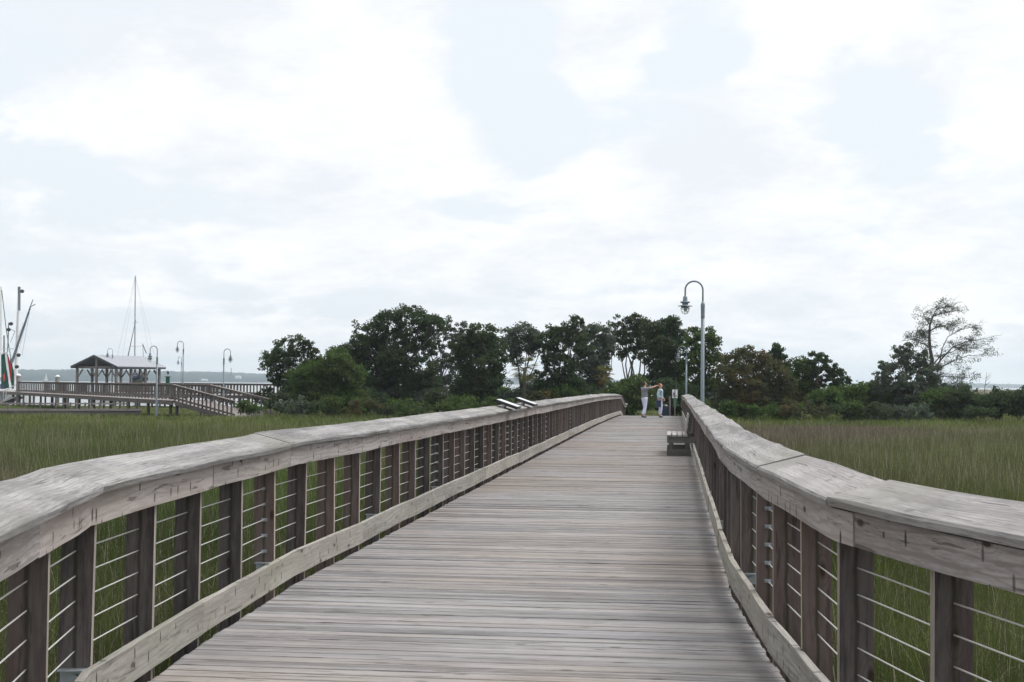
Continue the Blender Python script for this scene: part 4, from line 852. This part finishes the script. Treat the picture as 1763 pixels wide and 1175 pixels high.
TREES = [
 ('oak_tree', 'leftmost tree of the wood, its clumped crown leaning out over the dock ramp', (560,), 92, [(470, 613, 14), (490, 597, 15), (519, 596, 15), (537, 610, 13), (458, 628, 10), (484, 624, 17), (512, 622, 20), (543, 634, 18), (495, 648, 14), (474, 640, 10)], 'leafdark', dict(dens=.8, trunk_r=.13, rs=(.16, .3))),
 ('oak_tree', 'low dark bushy tree below the leftmost leaning crown', (570,), 88, [(518, 655, 20), (545, 645, 24), (577, 635, 25), (600, 648, 22), (530, 682, 20), (565, 678, 26), (600, 683, 24), (508, 688, 12), (585, 612, 14)], 'leafmid', dict(trunk_r=.12, dens=1.15)),
 ('live_oak_tree', 'largest broad domed oak with pale limbs, left of centre in the wood', (655,), 99, [(618, 602, 24), (640, 575, 24), (668, 558, 22), (700, 547, 18), (728, 549, 16), (748, 560, 15), (606, 628, 22), (645, 608, 28), (682, 592, 28), (716, 585, 22), (640, 648, 28), (682, 640, 26), (722, 636, 26), (705, 668, 22), (655, 678, 22), (615, 665, 18), (738, 665, 18), (672, 620, 22)], 'leafdark', dict(barkm='barkpale', trunk_r=.28, dens=.95, twigs=.8)),
 ('oak_tree', 'thin airy grey green tree just right of the largest oak', (752,), 104, [(748, 562, 14), (770, 560, 13), (790, 566, 13), (757, 590, 18), (783, 592, 18), (752, 620, 18), (778, 622, 17), (760, 650, 16), (786, 650, 15), (735, 600, 12)], 'leafgrey', dict(barkm='barkpale', dens=.5, trunk_r=.12, twigs=1.0, rs=(.14, .26))),
 ('oak_tree', 'dark dense tree behind the left of the two sign panels', (834,), 92, [(822, 573, 16), (843, 574, 12), (808, 595, 18), (846, 594, 18), (828, 600, 22), (800, 622, 17), (858, 618, 16), (830, 628, 25), (812, 650, 17), (850, 645, 15), (790, 600, 12)], 'leafdark', dict(dens=1.0, trunk_r=.2)),
 ('oak_tree', 'grey green flat topped tree above the palmetto', (888,), 96, [(884, 572, 13), (905, 573, 13), (923, 580, 12), (880, 592, 15), (905, 594, 16), (928, 600, 12), (890, 615, 12)], 'leafgrey', dict(dens=.95, trunk_r=.13)),
 ('oak_tree', 'tree with the tall ragged leading shoots at the middle of the wood', (953,), 95, [(952, 572, 14), (938, 588, 14), (975, 570, 13), (991, 553, 11), (985, 575, 15), (965, 594, 18), (995, 592, 18), (945, 620, 15), (975, 625, 18), (940, 650, 18), (970, 655, 18)], 'leafdark', dict(dens=.85, trunk_r=.16, rs=(.15, .3))),
 ('oak_tree', 'rounded grey green tree behind the high end of the left rail', (1022,), 98, [(1012, 572, 14), (1030, 572, 14), (1046, 585, 13), (1008, 598, 18), (1034, 604, 16), (1012, 625, 20), (1035, 630, 15), (1005, 655, 20), (1030, 652, 17), (1052, 600, 10)], 'leafgrey', dict(dens=.9, trunk_r=.15)),
 ('juniper_tree', 'umbrella shaped tree with bare fanning branches above the two people', (1090,), 101, [(1070, 562, 14, 12), (1088, 556, 14, 12), (1104, 562, 13, 12), (1063, 582, 12), (1078, 584, 14), (1098, 582, 14), (1070, 606, 12), (1100, 604, 13)], 'leafdark', dict(barkm='barkpale', dens=.8, trunk_r=.18, fork=.18, twigs=1.2, rs=(.16, .28))),
 ('oak_tree', 'darkest tall tree with pointed tops behind the standing person in blue', (1145,), 96, [(1122, 566, 14), (1143, 562, 14), (1161, 552, 9), (1160, 572, 15), (1130, 590, 20), (1156, 596, 20), (1122, 614, 16), (1148, 622, 20), (1135, 645, 17), (1165, 640, 15)], 'leafdark', dict(dens=1.1, trunk_r=.2)),
 ('oak_tree', 'spreading grey green tree directly behind the pole of the nearest lamp', (1208,), 94, [(1193, 578, 14), (1214, 580, 15), (1232, 583, 11), (1188, 600, 15), (1222, 604, 17), (1200, 620, 18), (1232, 622, 10), (1192, 645, 18), (1218, 650, 16), (1180, 630, 12), (1205, 670, 14)], 'leafmid', dict(dens=.85, trunk_r=.16, rs=(.15, .3))),
 ('myrtle_tree', 'wide rusty green bushy tree right of the nearest lamp', (1295,), 88, [(1262, 622, 15), (1286, 611, 13), (1305, 618, 15), (1270, 645, 22), (1305, 645, 24), (1335, 645, 20), (1255, 668, 18), (1290, 676, 26), (1328, 678, 24), (1350, 665, 14), (1245, 640, 9)], 'leafrust', dict(dens=1.0, trunk_r=.11, fork=.15, per=38)),
 ('cedar_tree', 'small cedar with twin dark pointed tips rising out of the bushy tree', (1333,), 93, [(1329, 612, 7, 9), (1336, 604, 6, 9), (1342, 612, 6, 10), (1320, 620, 8, 10), (1350, 622, 7, 9), (1335, 630, 14, 10)], 'leafdark', dict(dens=1.4, trunk_r=.07, rs=(.12, .22))),
 ('oak_tree', 'upright dark green tree between the bushy tree and the sparse cedar', (1378,), 93, [(1365, 635, 12), (1382, 629, 12), (1392, 640, 12), (1372, 655, 18), (1388, 660, 16), (1368, 682, 17), (1390, 688, 16)], 'leafmid', dict(dens=1.0, trunk_r=.1)),
 ('cedar_tree', 'sparse cedar with layered sprays leaning to the right', (1402,), 92, [(1408, 612, 10, 5), (1420, 620, 10, 5), (1400, 624, 8, 5), (1428, 633, 11, 5), (1412, 638, 10, 5), (1440, 643, 11, 5), (1398, 645, 8, 5), (1425, 652, 12, 5), (1450, 657, 12, 5), (1408, 664, 10, 5), (1438, 667, 12, 5)], 'leafdark', dict(dens=1.6, trunk_r=.07, fork=.8, twigs=.6, rs=(.10, .2))),
 ('oak_tree', 'dark rounded tree left of the tall sparse pine', (1562,), 90, [(1530, 636, 14), (1548, 622, 14), (1568, 618, 14), (1585, 630, 16), (1540, 652, 20), (1568, 655, 20), (1595, 658, 16), (1522, 668, 15), (1555, 680, 20), (1585, 684, 20), (1512, 650, 8), (1560, 600, 9), (1545, 606, 7), (1605, 640, 12), (1612, 662, 14), (1590, 612, 9), (1630, 675, 14), (1655, 672, 11)], 'leafgrey', dict(dens=.75, rs=(.14, .28), trunk_r=.14)),
]
for nm, lab, base, D, lobes, lm, kw in TREES: tree(nm, lab, base, D, lobes, lm, **kw)
# tall sparse pine with its own branch plan
def pine():
    D = 92; b = P(1601, 700, D); z0 = ground_z(b.x, b.y); root = empty('pine_tree', Vector((b.x, b.y, z0)), 0, 'tall sparse half bare pine standing highest at the right side', 'tree', 'trees on the hammock')
    mb = MB(); tr = [(b.x, b.y, z0-.2)]+[tuple(P(*q, D)) for q in ((1602, 670), (1603, 640), (1605, 620), (1601, 600), (1600, 580), (1601, 560), (1606, 545), (1612, 533))]
    mb.tube(tr, [.19, .17, .15, .13, .11, .085, .065, .045, .015], 8); mb.build('trunk', M['bark'], root, True)
    brs = [[(1605, 638), (1618, 622), (1622, 600), (1632, 580), (1655, 568), (1690, 560)], [(1605, 640), (1625, 630), (1645, 620), (1668, 612), (1692, 614)], [(1618, 622), (1640, 598), (1665, 588), (1702, 582)], [(1601, 600), (1590, 592), (1570, 585), (1550, 588)],
           [(1601, 570), (1612, 564), (1628, 560), (1645, 562)], [(1601, 560), (1594, 550), (1587, 535)], [(1606, 545), (1622, 540), (1642, 536)], [(1612, 533), (1625, 529), (1640, 528)], [(1603, 640), (1585, 625), (1565, 612), (1545, 608)], [(1603, 655), (1625, 648), (1650, 650), (1678, 652)],
           [(1603, 665), (1630, 664), (1655, 668)], [(1603, 650), (1580, 642), (1555, 640)], [(1601, 585), (1588, 575), (1578, 570)], [(1640, 598), (1655, 600), (1680, 600)], [(1605, 630), (1620, 612), (1640, 606), (1660, 596)]]
    Ls = []
    for pl in brs:
        dy = random.uniform(-1.6, 1.6); n = len(pl); pts = [P(x, y, D+dy*i/(n-1)) for i, (x, y) in enumerate(pl)]; mb = MB(); mb.tube(pts, [.05-.042*i/(n-1) for i in range(n)], 5)
        for _ in range(24):
            i = random.randint(0, n-2); p = pts[i].lerp(pts[i+1], random.random()); q = p+Vector((random.gauss(.15, .35), random.gauss(0, .4), random.gauss(.12, .22))); mb.tube([p, p.lerp(q, .5)+Vector((0, 0, .05)), q], [.013, .009, .004], 4)
            if random.random() < .38: Ls.append((tuple(q), .20, .20, .12))
            for _k in range(4): e_ = p.lerp(q, random.uniform(.4, 1)); mb.tube([e_, e_+Vector((random.gauss(.08, .22), random.gauss(0, .25), random.gauss(.08, .14)))], [.007, .003], 3)
        mb.build('branch', M['bark'], root, True)
    for x, y, r in ((1590, 556, 10), (1585, 585, 10), (1572, 592, 10), (1640, 556, 9), (1655, 553, 8), (1632, 562, 8), (1645, 655, 15), (1625, 665, 14), (1660, 662, 12), (1675, 620, 9), (1555, 608, 10), (1575, 612, 12), (1595, 600, 9), (1668, 585, 7), (1615, 645, 12), (1680, 650, 9), (1540, 615, 9)):
        c = P(x, y, D+random.uniform(-1, 1)); k = D/F; Ls.append((tuple(c), r*k, r*k, r*k*.7))
    V, Fq, C = leaves(Ls, .055, 12, 1.5, (.14, .34), .8); np_mesh('crown', V, Fq, M['leafgrey'], root)
pine()
# palmetto
def palmetto(px, py, D, r, lab):
    c = P(px, py, D); b = Vector((c.x, c.y, ground_z(c.x, c.y))); root = empty('palmetto', b, 0, lab, 'palm'); mb = MB(); mb.tube([b, c], [.12, .10], 8); mb.build('trunk', M['bark'], root, True)
    for i in range(24):
        a = random.uniform(0, 2*math.pi); el = random.uniform(-1.1, 1.2); d = Vector((math.cos(a)*math.cos(el), math.sin(a)*math.cos(el), math.sin(el))); p = c+d*r*.55; mb = MB(); mb.tube([c, p], .014, 4)
        sd = d.cross(Vector((0, 0, 1))).normalized()
        for k in range(13):
            t_ = (k-6)/6*1.25; q = p+(d*math.cos(t_)+sd*math.sin(t_))*r*.6-Vector((0, 0, .12)); w_ = (sd*math.cos(t_)-d*math.sin(t_))*.022; n0 = len(mb.v); mb.v += [p-w_*.3, p.lerp(q, .5)+w_, q, p.lerp(q, .5)-w_]; mb.f.append([n0, n0+1, n0+2, n0+3]); mb.uv.append([(0, 0)]*4)
        mb.build('frond', M['palm'], root)
palmetto(903, 634, 91, 1.0, 'palmetto with yellowed fan fronds among the oaks, behind the sign panels')
palmetto(1040, 645, 92, .75, 'small green palmetto beside the high end of the left rail')
# shrubs
SHR = [('bright green round shrub between the dark trees and the lamp post, behind the people', 1080, 690, 88, [(1068, 672, 20), (1092, 668, 22), (1080, 692, 24), (1108, 690, 18)], 'leafmid'),
 ('dark shrub right behind the dog waste station', 1170, 695, 90, [(1150, 672, 18), (1175, 675, 18), (1165, 696, 20), (1138, 692, 16)], 'leafdark'),
 ('low bright shrub at the foot of the sparse cedar', 1425, 695, 87, [(1410, 690, 17), (1432, 684, 16), (1425, 700, 16)], 'leafmid'),
 ('yellow green shrub centred between the sparse cedar and the dark rounded tree', 1470, 690, 89, [(1458, 680, 16), (1478, 676, 15), (1468, 694, 18), (1446, 692, 14)], 'leafbright'),
 ('bright green shrub left against the dark rounded tree', 1500, 690, 91, [(1495, 678, 15), (1508, 670, 13), (1500, 692, 18), (1520, 692, 16)], 'leafbright'),
 ('olive shrub in front of the tall pine trunk', 1612, 695, 87, [(1605, 690, 16), (1622, 686, 15), (1612, 702, 15)], 'leafmid'),
 ('dark spreading shrub just right of the tall pine', 1655, 695, 86, [(1642, 688, 15), (1660, 684, 14), (1676, 692, 14), (1655, 700, 16)], 'leafdark'),
 ('dark ragged shrub near the right edge', 1712, 695, 85, [(1700, 692, 14), (1718, 686, 14), (1732, 694, 14), (1710, 704, 14)], 'leafdark'),
 ('dark shrub cut by the right edge of the view', 1752, 695, 85, [(1745, 690, 15), (1765, 686, 18), (1785, 692, 18), (1755, 702, 16)], 'leafdark'),
 ('green shrub at the foot of the umbrella shaped tree, left of the people', 1050, 697, 89, [(1040, 690, 14), (1058, 686, 14), (1050, 700, 14)], 'leafmid'),
 ('yellow green shrub in the gap left of the palmetto', 862, 698, 100, [(850, 688, 14), (868, 684, 14), (880, 690, 12)], 'leafbright'),
 ('dark shrub at the foot of the dock ramp', 478, 700, 86, [(470, 694, 10), (484, 690, 12), (492, 700, 12)], 'leafdark'),
 ('bright low shrub in the grass before the dock ramp', 425, 703, 84.5, [(415, 703, 9, 6), (428, 700, 9, 7), (440, 703, 8, 5)], 'leafmid')]
for lab, bx, by, D, lobes, lm in SHR: tree('shrub', lab, (bx,), D, lobes, lm, trunk_r=.05, dens=1.1, fork=.25, twigs=.3, cat='shrub', group='shrubs along the hammock edge')
x = 500
while x < 1750:
    if not (1062 < x < 1200):
        D = random.choice((random.uniform(83.5, 86.5), random.uniform(92, 104))); r_ = random.uniform(7, 16) if D < 88 else random.uniform(12, 26); yb = (706 if D < 88 else 688)+(x-500)*.008
        lobes = [(x+random.uniform(-22, 22), yb+4-random.uniform(0, 18), r_*random.uniform(.4, .85), r_*random.uniform(.35, .7)) for _ in range(5)]
        tree('shrub', 'low ragged shrub in the undergrowth strip where the trees meet the marsh grass', (x,), D, lobes, random.choice(('leafmid', 'leafdark', 'leafmid', 'leafdark', 'leafgrey', 'leafrust')), trunk_r=.04, dens=.9, fork=.3, twigs=.3, per=28, cat='shrub', group='undergrowth shrubs at the edge of the wood')
    x += random.uniform(12, 17)
for bx, D, hpx, lab in ((1684, 86, (1699, 641), 'leafless grey sapling near the right edge'), (770, 90, (768, 640), 'thin bare sapling between the oaks left of the sign panels')):
    b = P(bx, 700, D); root = empty('bare_sapling', Vector((b.x, b.y, ground_z(b.x, b.y))), 0, lab, 'sapling'); mb = MB(); tp = P(*hpx, D); q0_ = Vector((b.x, b.y, ground_z(b.x, b.y))); mb.tube([q0_, q0_.lerp(tp, .5)+Vector((.05, 0, 0)), tp], [.05, .03, .008], 6); mb.build('trunk', M['barkpale'], root, True)
    for k in range(9): a = q0_.lerp(tp, random.uniform(.3, .95)); mb = MB(); e = a+Vector((random.gauss(0, .45), random.gauss(0, .4), random.uniform(.1, .5))); mb.tube([a, a.lerp(e, .5)+Vector((0, 0, -.04)), e], [.018, .012, .004], 4); mb.build('branch', M['barkpale'], root, True)
# ------------------------------------------------------------------ marsh grass: one geometry-node scatter
def clump(nb, rad, h, wdt, lean=.22, droop=.3, stems=.15):
    V = []; Fq = []
    for i in range(nb):
        a = rng.uniform(0, 6.283); r = rad*math.sqrt(rng.uniform()); x, y = r*math.cos(a), r*math.sin(a); st = rng.uniform() < stems
        hh = h*rng.uniform(.55, 1.08)*(1.12 if st else 1); la = rng.uniform(0, 6.283); ln = hh*abs(rng.normal(0, lean))*(0.5 if st else 1); dx, dy = math.cos(la), math.sin(la); fa = rng.uniform(0, 3.14); wx, wy = math.cos(fa)*wdt/2*(.6 if st else 1), math.sin(fa)*wdt/2*(.6 if st else 1)
        b = len(V); dr = 0 if st else rng.uniform(0, droop)
        for t_, ws in ((0, .8), (.4, 1), (.75, .75), (1, .12)):
            bx = x+dx*ln*t_**2*(1+dr*t_**4*2); by = y+dy*ln*t_**2*(1+dr*t_**4*2); bz_ = hh*(t_-dr*t_**4*.35); V += [(bx-wx*ws, by-wy*ws, bz_), (bx+wx*ws, by+wy*ws, bz_)]
        for k in range(3): Fq.append((b+2*k, b+2*k+1, b+2*k+3, b+2*k+2))
    return np.array(V), np.array(Fq)
protos = [clump(80, .36, 1.0, .008, .26), clump(80, .36, .95, .008, .42, .7, .3), clump(70, .55, 1.0, .015), clump(60, .9, 1.0, .030, .15)]
def tintf(x, y):
    g1 = mn.noise(Vector((x*.10, y*.045, 3))); g2 = mn.noise(Vector((x*.35, y*.2, 7)))+.6*mn.noise(Vector((x*.9, y*.5, 4)))
    u_ = x*CA-y*SA
    green = np.array((.12, .185, .045)); yel = np.array((.19, .235, .05)); brown = np.array((.20, .165, .12)); dk = np.array((.055, .085, .03))
    if u_ < -1:
        t_ = .5+.9*g1+.25*g2; c = green*(1-max(0, min(1, t_)))+np.array((.19, .22, .065))*max(0, min(1, t_))
        b_ = max(0, min(1, (sst(y, 20, 26)*(1-sst(y, 30, 46)))*.9*(.6+g1*1.5)+max(0, g2-.1)*.8)); c = c*(1-b_)+brown*b_
    else:
        b_ = sst(y, 21, 30)*.75*(.75+g1*1.0)+g2*.25-(sst(y, 74, 80))*.4; b_ = max(0, min(1, b_)); c = (yel*.5+green*.5)*(1-b_)+brown*b_
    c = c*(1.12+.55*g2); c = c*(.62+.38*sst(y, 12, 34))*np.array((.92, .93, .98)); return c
pts = []; rot = []; scl = []; knd = []; tin = []
def scatter(y0, y1, cell, kinds, hs):
    y = y0
    while y < y1:
        hw = .40*y+5; x = -hw
        while x < hw:
            px_, py_ = x+random.uniform(-.5, .5)*cell, y+random.uniform(-.5, .5)*cell; x += cell
            v_ = px_*SA+py_*CA; u_ = px_*CA-py_*SA-bend(v_)
            if UL-.25 < u_ < UR+.25 and v_ < 98: continue
            z = ground_z(px_, py_)
            if z < -.25: continue
            ham = z > .15
            # stay off the docks
            h = hs*(1+.22*mn.noise(Vector((px_*.25, py_*.25, 11))))
            h *= 1-.22*sst(py_, 40, 75)
            if py_ > 78 and px_ < -12: h *= 1-.6*sst(py_, 80, 92)
            elif py_ > 88: h *= 1-.5*sst(py_, 88, 104)
            if py_ > 112: h *= .45
            if ham: h *= .55
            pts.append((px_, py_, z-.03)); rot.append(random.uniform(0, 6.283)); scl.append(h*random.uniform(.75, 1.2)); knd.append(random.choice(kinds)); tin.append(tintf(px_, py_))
        y += cell
scatter(2.0, 26, .34, (0, 0, 1), 1.0); scatter(26, 62, .46, (2,), 1.0); scatter(62, 150, .72, (3,), 1.0)
allV = [np.array(pts)]; F_all = []; off = len(pts); prt = [np.full(len(pts), -1)]
for i, (V, Fq) in enumerate(protos): allV.append(V+np.array([0, 0, 0])); F_all.append(Fq+off); off += len(V); prt.append(np.full(len(V), i))
go = np_mesh('marsh_grass', np.concatenate(allV), np.concatenate(F_all), M['grass']); tag(go, 'tall green and brown marsh cordgrass filling both sides of the boardwalk', 'grass', kind='stuff'); me = go.data
nv = len(me.vertices); npz = len(pts)
def attr(nm, typ, arr, key='value'):
    a = me.attributes.new(nm, typ, 'POINT'); a.data.foreach_set(key, np.asarray(arr, dtype=np.float32 if typ != 'INT' else np.int32).ravel())
pad = nv-npz
attr('proto', 'INT', np.concatenate(prt)); attr('gkind', 'INT', np.array(knd+[-1]*pad)); attr('grot', 'FLOAT', np.array(rot+[0]*pad)); attr('gscl', 'FLOAT', np.array(scl+[1]*pad))
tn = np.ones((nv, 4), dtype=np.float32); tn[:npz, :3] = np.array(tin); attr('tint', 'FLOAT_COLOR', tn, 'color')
ng = bpy.data.node_groups.new('grass_scatter', 'GeometryNodeTree'); ng.interface.new_socket('Geometry', in_out='INPUT', socket_type='NodeSocketGeometry'); ng.interface.new_socket('Geometry', in_out='OUTPUT', socket_type='NodeSocketGeometry')
gi = ng.nodes.new('NodeGroupInput'); gout = ng.nodes.new('NodeGroupOutput'); jn = ng.nodes.new('GeometryNodeJoinGeometry'); ng.links.new(jn.outputs[0], gout.inputs[0])
def named(nm, typ):
    n = ng.nodes.new('GeometryNodeInputNamedAttribute'); n.data_type = typ; n.inputs[0].default_value = nm; return n.outputs[0]
def eq(sock, k):
    n = ng.nodes.new('FunctionNodeCompare'); n.data_type = 'INT'; n.operation = 'EQUAL'; ng.links.new(sock, n.inputs[2]); n.inputs[3].default_value = k; return n.outputs[0]
pa, ka, ra, sa = named('proto', 'INT'), named('gkind', 'INT'), named('grot', 'FLOAT'), named('gscl', 'FLOAT')
cr = ng.nodes.new('ShaderNodeCombineXYZ'); ng.links.new(ra, cr.inputs[2]); cs = ng.nodes.new('ShaderNodeCombineXYZ'); cs.inputs[0].default_value = 1; cs.inputs[1].default_value = 1; ng.links.new(sa, cs.inputs[2])
for k in range(4):
    s1 = ng.nodes.new('GeometryNodeSeparateGeometry'); s1.domain = 'POINT'; ng.links.new(gi.outputs[0], s1.inputs[0]); ng.links.new(eq(ka, k), s1.inputs[1])
    s2 = ng.nodes.new('GeometryNodeSeparateGeometry'); s2.domain = 'POINT'; ng.links.new(gi.outputs[0], s2.inputs[0]); ng.links.new(eq(pa, k), s2.inputs[1])
    ip = ng.nodes.new('GeometryNodeInstanceOnPoints'); ng.links.new(s1.outputs[0], ip.inputs['Points']); ng.links.new(s2.outputs[0], ip.inputs['Instance']); ng.links.new(cr.outputs[0], ip.inputs['Rotation']); ng.links.new(cs.outputs[0], ip.inputs['Scale']); ng.links.new(ip.outputs[0], jn.inputs[0])
md = go.modifiers.new('scatter', 'NODES'); md.node_group = ng
print('grass clumps', npz, 'objects', len(bpy.data.objects))
# ------------------------------------------------------------------ haze
mb = MB(); mb.quadbox((0, 2730, 38), (5200, 0, 0), (0, 2800, 0), (0, 0, 42))
m = bpy.data.materials.new('haze_air'); m.use_nodes = True; t = m.node_tree; t.nodes.remove(t.nodes['Principled BSDF']); pv = N(t, 'ShaderNodeVolumePrincipled'); pv.inputs['Color'].default_value = (.80, .92, 1, 1); pv.inputs['Anisotropy'].default_value = .3; pv.inputs['Density'].default_value = .00019
t.links.new(pv.outputs[0], t.nodes['Material Output'].inputs['Volume'])
tag(mb.build('haze', m), kind='stuff')
